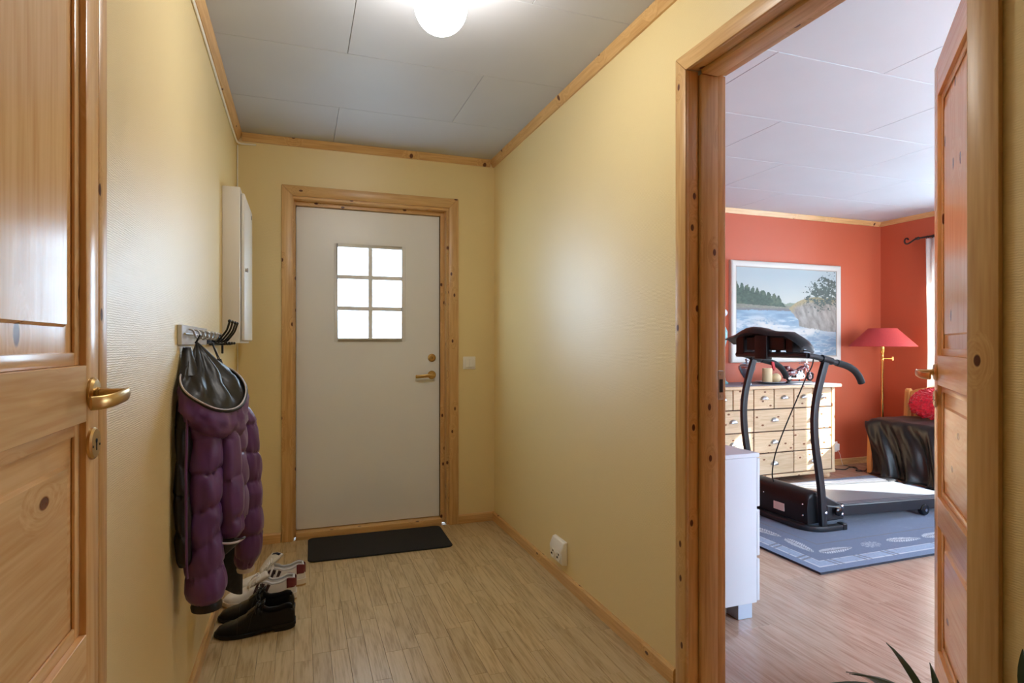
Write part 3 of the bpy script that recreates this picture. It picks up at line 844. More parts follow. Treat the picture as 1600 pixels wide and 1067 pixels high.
# ---------------- shoes
def interp(tab, s):
    for (a, va), (b_, vb) in zip(tab, tab[1:]):
        if s <= b_:
            f = (s-a)/(b_-a); f = f*f*(3-2*f)*.6 + f*.4
            return va + (vb-va)*f
    return tab[-1][1]
class Shoe:
    def __init__(s, L, W, Hh, SOLE, o0, o1, curve, wall=.80):
        s.L, s.W, s.H, s.Z, s.o0, s.o1, s.cv, s.wall = L, W, Hh, SOLE, o0, o1, curve, wall
    def cy(s, u): return s.cv*math.sin(math.pi*u)*u
    def section(s, u, N=24):
        w, h, z0 = interp(s.W, u), interp(s.H, u), interp(s.Z, u)
        op = 1.0 if s.o0 <= u <= s.o1 else 0.0
        x = u*s.L; pts = []
        for i in range(N+1):
            th = math.pi*i/N; cth = math.cos(th); sth = math.sin(th)
            y = w*math.copysign(abs(cth)**.75, cth); z = z0 + (h-z0)*sth**.72
            if op:
                k = abs(i - N/2)/(N/2)
                sg = 1 if cth > 0 else -1
                if k > .45:
                    f = (1-k)/.55
                    y = sg*w*(1 - (1-s.wall)*f**1.6 + .05*math.sin(math.pi*f)); z = z0 + (h-z0)*f
                elif k > .25:
                    f = (.45-k)/.2
                    y = sg*w*(s.wall-.10-.05*f); z = h - (h-z0-.012)*min(1, f*1.0) - .001
                else:
                    y = sg*w*(s.wall-.16)*(k/.25); z = z0 + .010
            pts.append(Vector((x, y + s.cy(u), z)))
        return pts
    def upper(s, name, mat, parent, n=44):
        m = MB(); us = sorted(set([i/n for i in range(n+1)] + [s.o0-.002, s.o1+.002]))
        m.grid([s.section(u) for u in us])
        b0 = len(m.v)
        return m.build(name, mat, parent, smooth=75)
    def pt(s, u, f, side, off=.0012):
        """point on the outer wall, f 0..1 up the wall"""
        w, h, z0 = interp(s.W, u), interp(s.H, u), interp(s.Z, u)
        if s.o0 <= u <= s.o1:
            y = w*(1 - (1-s.wall)*f**1.6 + .05*math.sin(math.pi*f)); z = z0 + (h-z0)*f
        else:
            th = f*math.pi/2*.72
            y = w*math.cos(th)**.75; z = z0 + (h-z0)*math.sin(th)**.72
        return Vector((u*s.L, side*(y+off) + s.cy(u), z + off*.4))
    def sole(s, name, mat, parent, extra, z_lo, n=40):
        rings = []
        up_, lo_ = [], []
        for sd in (1, -1):
            rg = [i/n for i in range(n+1)]
            if sd < 0: rg = rg[::-1]
            for u in rg:
                w = interp(s.W, u) + extra
                x = u*s.L + (extra if u > .99 else -extra if u < .01 else 0)
                up_.append((x, sd*w + s.cy(u), interp(s.Z, u) + .002)); lo_.append((x, sd*(w-.001) + s.cy(u), interp(z_lo, u)))
        return MB().loft([lo_, up_]).build(name, mat, parent, bevel=0, smooth=50)
LEATHER = plain('black_leather', S(12, 12, 15), .36, spec=.35, bump=.06, bump_scale=160)
LSOLE = plain('black_shoe_sole', S(14, 12, 12), .55)
LACE = plain('black_lace', S(12, 12, 13), .6)
def dress_shoe(loc, rz, flip, label):
    t = empty('dress_shoe', loc, rz, label, 'shoe', 'black leather lace-up shoes')
    L = .300
    W = [(0, .020), (.02, .028), (.07, .033), (.2, .036), (.4, .036), (.55, .042), (.7, .047), (.82, .044), (.92, .034), (.97, .023), (1, .008)]
    Hh = [(0, .066), (.03, .090), (.10, .096), (.22, .086), (.33, .086), (.42, .102), (.48, .110), (.55, .094), (.65, .070), (.78, .054), (.88, .048), (.95, .040), (1, .024)]
    Z = [(0, .028), (.25, .027), (.38, .019), (.6, .013), (.85, .013), (1, .016)]
    sh = Shoe(L, W, Hh, Z, .03, .44, .006*flip)
    sh.upper('upper', LEATHER, t)
    sh.sole('sole', LSOLE, t, .004, [(0, .018), (.24, .018), (.27, .014), (.4, .011), (.6, .001), (.9, .001), (1, .006)])
    # heel block
    hl = []
    for zz in (0.0, .0185):
        ring = []
        for k in range(18):
            a = math.pi/2 + math.pi*k/17
            ring.append((.045 + .047*math.cos(a), .036*math.sin(a), zz))
        ring += [(.078, -.036, zz), (.078, .036, zz)]
        hl.append(ring)
    MB().loft(hl).build('heel', LSOLE, t, bevel=.002)
    # toe cap seam, quarter edge and laces
    m = MB()
    m.tube([sh.pt(.72, f, 1, .0008) for f in [i/10 for i in range(11)]] + [Vector((.72*L, sh.cy(.72), interp(Hh, .72)+.0008))] + [sh.pt(.72, f, -1, .0008) for f in [i/10 for i in range(10, -1, -1)]], .0013, 6)
    for sd in (1, -1):
        m.tube(chaikin([sh.pt(.60, 0.05, sd), sh.pt(.56, .35, sd), sh.pt(.55, .7, sd), sh.pt(.50, .95, sd)], 2), .0013, 6)
    m.build('seam', LSOLE, t, smooth=60)
    tg = []
    for i in range(7):
        v = i/6; u = .60 - .22*v
        tg.append([(u*L, y + sh.cy(u), (interp(Hh, .60)*(1-v) + .124*v) + .002 - abs(y)*.25) for y in (-.021, -.012, 0, .012, .021)])
    MB().grid(tg).build('tongue', LEATHER, t, solid=.003, smooth=60)
    m = MB()
    for i in range(5):
        u = .58 - .045*i; z = interp(Hh, .60)*(1-i/5.2) + .121*i/5.2 + .003
        m.tube(chaikin([(u*L, .020 + sh.cy(u), z-.006), (u*L-.004, .008 + sh.cy(u), z+.0015), (u*L+.002, -.008 + sh.cy(u), z+.0015), (u*L-.003, -.020 + sh.cy(u), z-.006)], 2), .0021, 6)
    u = .44; z = .116
    for sd in (1, -1):
        m.tube(chaikin([(u*L, 0, z), (u*L+.004, sd*.018, z+.016), (u*L+.010, sd*.034, z+.008), (u*L+.008, sd*.036, z-.006), (u*L+.002, sd*.018, z), (u*L, 0, z)], 2), .0018, 6)
        m.tube(chaikin([(u*L, 0, z), (u*L+.012, sd*.012, z+.008), (u*L+.022, sd*.030, z-.010), (u*L+.016, sd*.043, z-.028)], 2), .0017, 6)
    m.build('laces', LACE, t, smooth=60)
    return t
dress_shoe((-.024, 2.625, 0), R(180), 1, 'black leather dress shoe nearest the viewer, in front of its twin')
dress_shoe((-.028, 2.762, 0), R(180-2), -1, 'black leather dress shoe standing between its twin and the white sneakers')

SNK = plain('white_leather', S(232, 228, 226), .42, bump=.04, bump_scale=160)
SNS = plain('sneaker_sole', S(226, 216, 204), .5)
GUM = plain('gum_outsole', S(196, 164, 120), .55)
STR = plain('dark_maroon_stripe', S(52, 26, 32), .45)
MAR = plain('maroon_heel', S(112, 40, 48), .5)
NAVY = plain('navy_label', S(34, 40, 70), .5)
LINW = plain('grey_white_lining', S(206, 206, 212), .8)
def sneaker(loc, rz, flip, label, tongue_tilt=0.0, twist=0.0):
    t = empty('sneaker', loc, rz, label, 'shoe', 'white sneakers with dark stripes')
    L = .305
    W = [(0, .026), (.02, .033), (.08, .038), (.2, .040), (.4, .041), (.55, .046), (.7, .050), (.82, .049), (.91, .042), (.96, .032), (1, .012)]
    Hh = [(0, .078), (.03, .098), (.10, .102), (.22, .088), (.33, .086), (.42, .100), (.50, .104), (.58, .092), (.68, .074), (.80, .060), (.90, .052), (.96, .044), (1, .030)]
    Z = [(0, .030), (.3, .029), (.6, .024), (.85, .022), (1, .024)]
    sh = Shoe(L, W, Hh, Z, .03, .46, .006*flip, .82)
    sh.upper('upper', SNK, t)
    sh.sole('midsole', SNS, t, .0045, [(0, .008), (.6, .006), (.9, .006), (1, .009)])
    sh2 = Shoe(L, W, Hh, [(0, .007), (1, .007)], .03, .46, .006*flip)
    sh2.sole('outsole', GUM, t, .0035, [(0, .0), (.9, .0), (1, .003)])
    for sd in (1, -1):
        for k in range(3):
            rows = []
            for i in range(7):
                f = .08 + .80*i/6
                u = .60 - .075*k - .085*f
                rows.append([sh.pt(u + d, f, sd, .0015) for d in (-.021, -.007, .007, .021)])
            MB().grid(rows).build('stripe', STR, t, solid=.0012, smooth=60)
    rows = []
    for i in range(9):
        f = .42 + .60*i/8
        rows.append([sh.pt(u, f, 1, .0016) for u in (.13, .10, .07, .045, .034)] + [Vector((-.0022, y, interp(Z, 0) + (interp(Hh, .02)-interp(Z, 0))*f)) for y in (.018, 0, -.018)] + [sh.pt(u, f, -1, .0016) for u in (.034, .045, .07, .10, .13)])
    MB().grid(rows).build('heel_tab', MAR, t, solid=.002, smooth=60)
    tg = []
    for i in range(10):
        v = i/9; u = .66 - .24*v - .02*v*v
        tg.append([(u*L - y*math.sin(twist*v), y*(1+.15*v)*math.cos(twist*v) + sh.cy(u) + .02*flip*v*math.sin(twist), interp(Hh, .64)*(1-v) + (.150+tongue_tilt)*v + .003 - abs(y)*.22) for y in (-.028, -.016, 0, .016, .028)])
    MB().grid(tg).build('tongue', SNK, t, solid=.013, smooth=60)
    m = MB(); zt = .150+tongue_tilt
    lb = []
    for i in range(3):
        v = .90 + .1*i/2; u = .66 - .24*v - .02*v*v
        lb.append([(u*L+.004 - y*math.sin(twist*v), y*math.cos(twist*v) + .007*math.sin(twist) + sh.cy(u) + .02*flip*v*math.sin(twist), interp(Hh, .64)*(1-v) + zt*v + .0065 - abs(y)*.22) for y in (-.020, 0, .020)])
    MB().grid(lb).build('tongue_label', NAVY, t, solid=.002)
    m = MB()
    for i in range(6):
        v = i/5.5*.72; u = .655 - .24*v; z = interp(Hh, .64)*(1-v) + zt*v + .006
        m.tube(chaikin([(u*L+.003, .027 + sh.cy(u), z-.010), (u*L, .010 + sh.cy(u), z+.001), (u*L, -.010 + sh.cy(u), z+.001), (u*L-.003, -.027 + sh.cy(u), z-.010)], 2), .0032, 6)
    u = .50; z = .112
    for sd in (1, -1):
        m.tube(chaikin([(u*L, 0, z), (u*L+.01, sd*.022, z+.012), (u*L+.02, sd*.040, z-.006), (u*L+.012, sd*.038, z-.016), (u*L, 0, z)], 2), .0028, 6)
        m.tube(chaikin([(u*L, 0, z), (u*L+.02, sd*.014, z+.006), (u*L+.04, sd*.036, z-.018), (u*L+.045, sd*.046, z-.038)], 2), .0026, 6)
    m.build('laces', SNK, t, smooth=60)
    rows = []
    for i in range(12):
        u = .035 + .41*i/11
        rows.append([(u*L, y*interp(W, u)*.80 + sh.cy(u), interp(Hh, u)-.004 - .012*(1-abs(y))) for y in (-1, -.93)])
    m = MB()
    m.tube([sh.pt(u, .98, 1, -.004) for u in [.46-.43*i/16 for i in range(17)]] + [sh.pt(u, .98, -1, -.004) for u in [.03+.43*i/16 for i in range(17)]], .0055, 8)
    m.build('collar', LINW, t, smooth=60)
    return t
sneaker((-.022, 2.925, 0), R(180), 1, 'white sneaker with dark side stripes standing behind the dress shoes', -.022, .3)
sneaker((.018, 3.085, 0), R(180+3), -1, 'white sneaker with maroon heel half hidden behind its twin', .004, 1.0)

# doormat
MATM = plain('charcoal_mat', S(34, 34, 36), .95, noise_amt=.45, noise_scale=260, bump=.8, bump_scale=420)
def rounded(x0, x1, y0, y1, r, n=8):
    out = []
    for cx, cy, a0 in ((x1-r, y1-r, 0), (x0+r, y1-r, 90), (x0+r, y0+r, 180), (x1-r, y0+r, 270)):
        out += [(cx + r*math.cos(R(a0+90*i/n)), cy + r*math.sin(R(a0+90*i/n))) for i in range(n+1)]
    return out
t = MB().prism(rounded(-.4, .4, -.202, .202, .035), 'z', 0.0, .009).build('doormat', MATM, None, (.437, 3.538, 0.0005), bevel=.003)
t.rotation_euler = (0, 0, R(-1))
tag(t, 'charcoal doormat with rounded corners lying before the front door', 'doormat')

# light switch
t = empty('light_switch', (1.044, YF, 1.052), 0, 'white double light switch beside the front door', 'switch')
MB().box(-.042, .042, -.009, -.0005, -.042, .042).build('plate', PLAST, t, bevel=.003, seg=2)
for a in (-.0268, .0008):
    MB().box(a, a+.026, -.0135, -.008, -.027, .027).build('rocker', PLAST, t, bevel=.002)
# floor level double socket
t = empty('wall_socket', (XR0, 2.668, .098), 0, 'white double wall socket low above the hallway skirting board', 'socket')
MB().prism([(-.0005, 0), (-.030, .006), (-.036, .072), (-.020, .112), (-.0005, .117)], 'y', -.07, .07).build('body', PLAST, t, bevel=.005, seg=3)
for yy in (-.034, .034):
    MB().lathe([(.024, 0), (.024, -.0025), (.019, -.0025), (.019, .001)], (-.0345, yy, .040), 20, 'x').build('outlet_ring', PLAST, t)
    MB().box(-.0375, -.035, yy-.014, yy-.004, .048, .056).box(-.0375, -.035, yy+.004, yy+.014, .030, .038).build('pin_hole', KEYH, t)

# potted palm below the frame edge
LEAF = plain('palm_leaf', S(52, 66, 40), .45, noise_amt=.25, noise_scale=14)
POTM = plain('pot_glaze', S(196, 190, 180), .4)
SOIL = plain('potting_soil', S(46, 34, 26), .95, bump=.6, bump_scale=90)
t = empty('potted_palm', (.985, .585, 0), 0, 'potted palm with narrow dark leaflets beside the open doorway', 'plant')
MB().lathe([(.075, 0), (.085, .01), (.108, .20), (.116, .205), (.116, .222), (.104, .222), (.100, .19), (.02, .188)], (0, 0, 0.0), 32).build('pot', POTM, t, smooth=40)
MB().lathe([(.099, .185), (.098, .200), (.01, .206)], (0, 0, 0), 24).build('soil', SOIL, t)
def frond(az, reach, top, nl=15, ll=.15, droop=.06, seed=1):
    rg = random.Random(seed)
    m = MB(); d = Vector((math.cos(R(az)), math.sin(R(az)), 0)); sd = Vector((-d.y, d.x, 0))
    ctrl = [Vector((0, 0, .20)) + d*.012, d*reach*.18 + Vector((0, 0, .20 + (top-.2)*.55)), d*reach*.5 + Vector((0, 0, top)), d*reach + Vector((0, 0, top-droop))]
    pts = chaikin(ctrl, 3)
    m.tube(pts, [.0034*(1-.8*i/len(pts)) for i in range(len(pts))], 6)
    for i in range(nl):
        u = .38 + .62*i/(nl-1)
        k = min(len(pts)-2, int(u*(len(pts)-1))); p = pts[k]; tg = (pts[k+1]-pts[k]).normalized()
        for s_ in (1, -1):
            L = ll*(.55 + .6*math.sin(math.pi*min(1, .18 + .82*(1-u)*1.0)))*rg.uniform(.85, 1.1)
            dr = (tg*(.55+.5*u) + sd*s_*(.75-.25*u) + Vector((0, 0, .28*rg.uniform(.4, 1.3)))).normalized()
            nrm = dr.cross(Vector((0, 0, 1))).normalized(); w = .0068
            rows = []
            for q in range(7):
                v = q/6; ww = w*math.sin(math.pi*(.08+.92*v)**.7)*(1 if v < 1 else 0) + .0004
                c = p + dr*L*v + Vector((0, 0, -.28*L*v*v))
                rows.append([c - nrm*ww, c + Vector((0, 0, -.0015)), c + nrm*ww])
            m.grid(rows)
    return m.build('frond', LEAF, t, smooth=60)
frond(106, .15, .600, 7, .12, .015, 2)
frond(140, .14, .555, 8, .12, .02, 3)
frond(-20, .06, .655, 5, .08, .01, 5)
frond(-110, .28, .52, 12, .15, .08, 6)
frond(175, .30, .46, 12, .15, .10, 7)
# ------------------------------------------------------------------ terracotta room
# white chest of drawers against the shared wall
t = empty('white_chest', (1.376, 2.03, 0), 0, 'white three drawer chest on square metal feet just inside the room', 'chest of drawers')
MB().box(0, .470, 0, .80, .065, .69).build('carcass', WHITE, t, bevel=.002)
MB().box(-.0, .480, -.004, .804, .69, .708).build('top', WHITE, t, bevel=.002)
for za, zb in ((.070, .250), (.264, .462), (.476, .684)):
    d = MB().box(.4715, .489, .003, .797, za, zb).build('drawer', WHITE, t, bevel=.003)
    MB().box(.489, .494, .3, .5, zb-.02, zb-.012).build('grip', STEEL, d, bevel=.001)
FOOT = plain('pale_metal_foot', S(176, 190, 210), .35, metal=.3)
for x in (.375, .02):
    for y in (.006, .72):
        MB().box(x, x+.075, y, y+.075, 0, .065).build('foot', FOOT, t, bevel=.002)

# big pine chest with cup pulls
t = empty('pine_chest', (3.08, 3.93, 0), 0, 'wide pine chest of small and large drawers under the river painting', 'chest of drawers')
GREYTOP = plain('slate_top', S(120, 124, 136), .45, noise_amt=.2, noise_scale=60)
DGAP = plain('dark_stained_wood', S(70, 40, 24), .7)
MB().box(.028, 1.322, .014, .405, .075, .802).build('carcass', DGAP, t)  # dark brown carcass, visible between the drawer fronts
MB().box(0, .030, .002, .405, .06, .802).build('side_panel', CZ, t, bevel=.002)
MB().box(1.318, 1.350, .002, .405, .06, .802).build('side_panel', CZ, t, bevel=.002)
MB().box(-.03, 1.38, -.045, .408, .802, .828).build('top', CX, t, bevel=.006, seg=3)
MB().box(-.005, 1.355, -.02, .400, .8285, .832).build('top_inlay', GREYTOP, t, bevel=.001)  # thin grey-blue sheet over the pine top
MB().box(0, 1.35, -.006, .405, .052, .076).build('plinth', CX, t, bevel=.003)
for x in (.07, 1.285):
    for y in (.05, .355):
        MB().lathe([(.022, .055), (.036, .048), (.046, .030), (.042, .010), (.030, 0), (.003, 0)], (x, y, 0), 20).build('bun_foot', CZ, t, smooth=60)
MB().box(.60, .78, .05, .36, 0, .054).build('centre_foot', DGAP, t)
def cup_pull(parent, x, y, z):
    m = MB(); rows = []
    for i in range(9):
        v = i/8*math.pi/2
        row = []
        for k in range(17):
            u = math.pi*k/16
            row.append((x + .037*math.cos(u)*math.cos(v*.0) * (1 - .0*v), y - .024*math.sin(v)*math.sin(u)**.6 - .001, z - .012 + .030*math.sin(u)*math.cos(v)))
        rows.append(row)
    m.grid(rows)
    return m.build('cup_pull', STEEL, parent, solid=.0016, smooth=70)
cols = [(3.117, 3.541), (3.541, 3.966), (3.966, 4.392)]
rowz = [(.630, .802), (.441, .630), (.261, .441), (.080, .261)]
g = .0048
for ca, cb in cols:
    mid = (ca+cb)/2
    for (xa, xb) in ((ca, mid), (mid, cb)):
        za, zb = rowz[0]
        d = MB().box(xa-3.08+g, xb-3.08-g, 0, .02, za+g, zb-g).build('drawer', CX, t, bevel=.003)
        cup_pull(d, (xa+xb)/2-3.08, 0, (za+zb)/2+.01)
    for za, zb in rowz[1:]:
        d = MB().box(ca-3.08+g, cb-3.08-g, 0, .02, za+g, zb-g).build('drawer', CX, t, bevel=.003)
        cup_pull(d, mid-3.08, 0, (za+zb)/2+.005)

# things on the pine chest
ZT = .8325
URN = plain('pewter', S(176, 178, 186), .24, metal=1.0)
t = empty('silver_urn', (3.60, 4.08, ZT), 0, 'fluted silver urn with lid at the left of the pine chest', 'urn')
rings = []
for r, h in [(.046, 0), (.046, .006), (.030, .016), (.014, .030), (.013, .040), (.026, .056), (.050, .095), (.066, .130), (.070, .152), (.066, .160), (.062, .163)]:
    fl = .05 if .05 < h < .15 else 0
    rings.append([(r*(1+fl*abs(math.sin(7*a)))*math.cos(a), r*(1+fl*abs(math.sin(7*a)))*math.sin(a), h) for a in [2*math.pi*k/56 for k in range(56)]])
MB().loft(rings).build('bowl', URN, t, smooth=50)
MB().lathe([(.058, .163), (.060, .168), (.050, .176), (.026, .184), (.012, .190), (.010, .198), (.016, .206), (.015, .216), (.003, .222)], (0, 0, 0), 28).build('lid', URN, t, smooth=50)
TRAY = plain('clear_dish', S(200, 206, 208), .12, spec=.7, trans=.5)
t = empty('glass_dish', (3.862, 4.09, ZT), 0, 'round shallow glass dish under the two cream candles', 'dish')
MB().lathe([(.06, 0), (.08, .002), (.118, .013), (.128, .016), (.128, .019), (.116, .017), (.08, .006), (.004, .005)], (0, 0, 0), 40).build('dish', TRAY, t, smooth=50)
WAX = plain('cream_wax', S(214, 192, 148), .5)
t = empty('pillar_candle', (3.828, 4.09, ZT+.0065), 0, 'tall cream pillar candle on the glass dish', 'candle')
MB().lathe([(.040, 0), (.0415, .004), (.0415, .122), (.039, .127), (.02, .123), (.003, .121)], (0, 0, 0), 28).build('wax', WAX, t, smooth=50)
MB().cyl((0, 0, .120), (.001, 0, .132), .0014, n=6).build('wick', KEYH, t)
t = empty('ball_candle', (3.918, 4.082, ZT+.0065), 0, 'cream ball candle beside the pillar candle', 'candle')
MB().lathe([(.016, 0)] + [(.042*math.sin(R(a)), .040-.042*math.cos(R(a))) for a in range(24, 180, 12)], (0, 0, 0), 28).build('wax', WAX, t, smooth=50)
MB().cyl((0, 0, .079), (.001, 0, .090), .0013, n=6).build('wick', KEYH, t)

# model motorcycle on its stand
t = empty('model_motorcycle', (4.16, 4.09, ZT), 0, 'maroon toy motorcycle with chrome details on a black stand', 'model')
MARO = plain('maroon_paint', S(92, 24, 34), .22, coat=.5)
MB().prism(rounded(-.15, .15, -.045, .045, .03), 'z', 0, .016).build('stand', BLACKG, t, bevel=.004, seg=2)
WZ = .052
def wheel(x, r):
    w = MB().lathe([(r-.012, -.009), (r-.004, -.012), (r, -.006), (r, .006), (r-.004, .012), (r-.012, .009), (r-.014, 0)], (x, 0, WZ), 30, 'y', caps=False).build('wheel', RUBBER, t, smooth=60)
    m = MB().lathe([(r-.012, -.006), (r-.012, .006), (r-.016, .006), (r-.016, -.006), (r-.012, -.006)], (x, 0, WZ), 26, 'y', caps=False)
    for k in range(10):
        a = 2*math.pi*k/10
        m.cyl((x, .004*(-1)**k, WZ), (x+(r-.014)*math.cos(a), 0, WZ+(r-.014)*math.sin(a)), .0012, n=5)
    m.cyl((x, -.012, WZ), (x, .012, WZ), .006, n=10)
    m.build('spokes', CHROME, w, smooth=50)
wheel(.152, .036); wheel(-.085, .036)
m = MB()
for y in (-.014, .014):
    m.tube([(.152, y, WZ), (.118, y, .125), (.100, y*1.2, .165)], .0042, 8)
m.tube(chaikin([(.085, -.06, .168), (.092, -.045, .176), (.100, -.012, .160), (.100, .012, .160), (.092, .045, .176), (.085, .06, .168)], 2), .003, 8)
m.sphere((.118, 0, .142), (.016, .017, .017), 14, 8)
m.tube([(.095, 0, .165), (.088, 0, .205)], .002, 6); m.box(.080, .090, -.03, .03, .172, .200)
m.build('front_fork', CHROME, t, smooth=50)
def fender(x, r, a0, a1, mat, name):
    rows = []
    for i in range(13):
        a = R(a0 + (a1-a0)*i/12)
        rows.append([(x+(r+h_)*math.cos(a), y, WZ+(r+h_)*math.sin(a)) for y, h_ in ((-.015, -.005), (-.010, 0), (0, .002), (.010, 0), (.015, -.005))])
    MB().grid(rows).build(name, mat, t, solid=.002, smooth=60)
fender(.152, .041, 20, 150, MARO, 'fender'); fender(-.085, .041, 30, 190, MARO, 'fender')
m = MB()
m.loft([[(x, w*math.cos(a), z + h_*math.sin(a)) for a in [2*math.pi*k/14 for k in range(14)]] for x, w, z, h_ in ((.098, .010, .128, .010), (.085, .022, .132, .020), (.05, .026, .130, .022), (.02, .020, .122, .014), (.0, .010, .116, .008))])
m.build('fuel_tank', MARO, t, smooth=60)
m = MB()
m.loft([[(x, w*math.cos(a), z + h_*math.sin(a)) for a in [2*math.pi*k/14 for k in range(14)]] for x, w, z, h_ in ((.012, .012, .112, .008), (-.02, .026, .108, .012), (-.055, .028, .112, .014), (-.085, .024, .124, .016), (-.10, .016, .134, .018))])
m.box(-.135, -.10, -.026, .026, .118, .150)
m.build('seat', MARO, t, smooth=60, bevel=.002)
for y in (-.026, .026):
    MB().box(-.13, -.05, y-.012, y+.012, .068, .106).build('saddlebag', MARO, t, bevel=.006, seg=2)
m = MB()
for k, a in ((0, 62), (1, 118)):
    m.tube([(.035, 0, .062), (.035+.045*math.cos(R(a)), 0, .062+.05*math.sin(R(a)))], [.016, .014], 14)
m.lathe([(.024, -.02), (.026, 0), (.024, .02)], (.032, 0, .062), 18, 'y')
m.lathe([(.016, -.022), (.017, 0), (.016, .022)], (-.010, 0, .062), 18, 'y')
for y in (-.024, .024):
    m.tube(chaikin([(.05, y*.6, .085), (.07, y, .055), (.03, y*1.1, .038), (-.05, y*1.3, .040), (-.13, y*1.35, .046)], 2), .0058, 10)
    m.tube([(.07, y, .040), (-.03, y*1.1, .048)], .0025, 6)
m.build('engine', CHROME, t, smooth=50)
m = MB().tube([(.098, 0, .15), (.07, 0, .05), (-.02, 0, .034), (-.085, 0, WZ)], .0045, 8)
m.tube([(.092, 0, .140), (.0, 0, .108), (-.085, 0, WZ)], .0045, 8)
m.cyl((.03, 0, .016), (.03, 0, .04), .006, n=10); m.cyl((-.085, 0, .016), (-.085, 0, .02), .006, n=10)
m.build('frame', BLACKG, t, smooth=50)

# small ornament at the left end of the chest top
t = empty('figurine', (3.44, 4.20, ZT), 0, 'slim white and teal ornament at the left edge of the painting', 'ornament')
TEAL = plain('teal_glaze', S(120, 176, 180), .3)
MB().lathe([(.05, 0), (.052, .01), (.030, .03), (.020, .10), (.022, .30), (.044, .40), (.046, .45), (.030, .49), (.008, .51), (.008, .58)], (0, 0, 0), 24).build('body', TEAL, t, smooth=50)
MB().sphere((0, 0, .615), (.046, .046, .038), 18, 10).build('head', WHITE, t, smooth=70)

# river painting: flat painted canvas in a white frame
def fbm(X, Y, seed, oct=5, base=3.0):
    rs = np.random.RandomState(seed); out = np.zeros_like(X); amp = 1.0; tot = 0; f = base
    for _ in range(oct):
        n = int(f*2.6)+4; g_ = rs.rand(n+2, n+2)
        xs = np.clip(X, 0, .9999)*n; ys = np.clip(Y, 0, .9999)*n
        i = xs.astype(int); j = ys.astype(int); a = xs-i; b_ = ys-j
        a = a*a*(3-2*a); b_ = b_*b_*(3-2*b_)
        out += amp*((g_[j, i]*(1-a)+g_[j, i+1]*a)*(1-b_) + (g_[j+1, i]*(1-a)+g_[j+1, i+1]*a)*b_)
        tot += amp; amp *= .55; f *= 2.0
    return out/tot
def L3(r, g_, b_): return np.array([lin(r), lin(g_), lin(b_)])
def mixc(C, col, m_):
    m_ = np.clip(m_, 0, 1)[..., None]; return C*(1-m_) + np.asarray(col)*m_
def ss(a, b_, x):
    t_ = np.clip((x-a)/(b_-a), 0, 1); return t_*t_*(3-2*t_)
def painted_grid(name, X, Y, Z, C, mat, parent, loc=(0, 0, 0)):
    ny, nx = X.shape
    me = bpy.data.meshes.new(name)
    vs = np.stack([X.ravel(), Y.ravel(), Z.ravel()], 1)
    idx = np.arange(nx*ny).reshape(ny, nx)
    fs = np.stack([idx[:-1, :-1].ravel(), idx[:-1, 1:].ravel(), idx[1:, 1:].ravel(), idx[1:, :-1].ravel()], 1)
    me.from_pydata(vs.tolist(), [], fs.tolist())
    ca = me.color_attributes.new('paint', 'FLOAT_COLOR', 'POINT')
    buf = np.ones((nx*ny, 4), dtype=np.float32); buf[:, :3] = C.reshape(-1, 3)
    ca.data.foreach_set('color', buf.ravel())
    me.materials.append(mat)
    o = bpy.data.objects.new(name, me); COL.objects.link(o); o.location = loc
    if parent is not None: o.parent = parent
    return o
t = empty('river_painting', (4.278, YR, 1.008), 0, 'white framed painting of a river with rapids and pine woods', 'painting')
NX, NY = 330, 230
U, V = np.meshgrid(np.linspace(0, 1, NX), np.linspace(0, 1, NY))
n1 = fbm(U, V, 1, 5, 4); n2 = fbm(U, V, 2, 5, 9); n3 = fbm(U, V, 3, 4, 22); n4 = fbm(U*.30 + .12*V, V, 4, 5, 11)
C = np.zeros((NY, NX, 3)) + L3(196, 212, 214)
C = mixc(C, L3(222, 226, 214), ss(.95, .58, V) * (.7+.3*n1))
# far hills
C = mixc(C, L3(150, 164, 140), ss(.60, .59, V - .03*n2 + .05*np.abs(U-.6)) * (V > .5))
# water
water = V < .56
wc = L3(150, 182, 204) + (n4[..., None]-.5)*L3(120, 140, 150)*1.2
C = np.where(water[..., None], wc, C)
C = mixc(C, L3(226, 234, 236), ss(.50, .66, n4 + .25*(.45-V)) * water * ss(.52, .3, V))
foam = np.exp(-((V - (.30 - .10*(U-.5) + .05*np.sin(9*U)))/.07)**2) * ss(.05, .3, U) * ss(.98, .7, U)
C = mixc(C, L3(234, 234, 226), foam*ss(.35, .6, n2+.15) * 1.1)
C = mixc(C, L3(112, 144, 168), ss(.52, .64, n3*.4+n4*.6)*ss(.30, .12, V)*.7)
C = mixc(C, L3(128, 158, 182), ss(.45, .62, n4)*ss(.34, .2, V)*ss(.5, .75, U)*.8)
# left bank and spruce wood
bank = (V > .53 - .02*n2) & (V < .60 - .10*(U-.15)*(U > .15) + .02*n1) & (U < .56)
C = np.where(bank[..., None], L3(150, 150, 132)*(.7+.6*n3[..., None]), C)
C = mixc(C, L3(128, 126, 132), bank*ss(.555, .53, V)*.8)
tips = .60 + (.26 - .36*U)*(.62 + .38*np.abs(np.sin(U*62 + 3*n1))**.5) - .04*n3
tips = tips*ss(.50, .40, U) + .55*ss(.40, .50, U)
wood = (V > .59 - .06*U) & (V < tips) & (U < .52)
C = np.where(wood[..., None], L3(74, 96, 78)*(.55 + .9*n3[..., None]), C)
C = mixc(C, L3(112, 130, 100), wood*ss(.55, .7, n2)*.5)
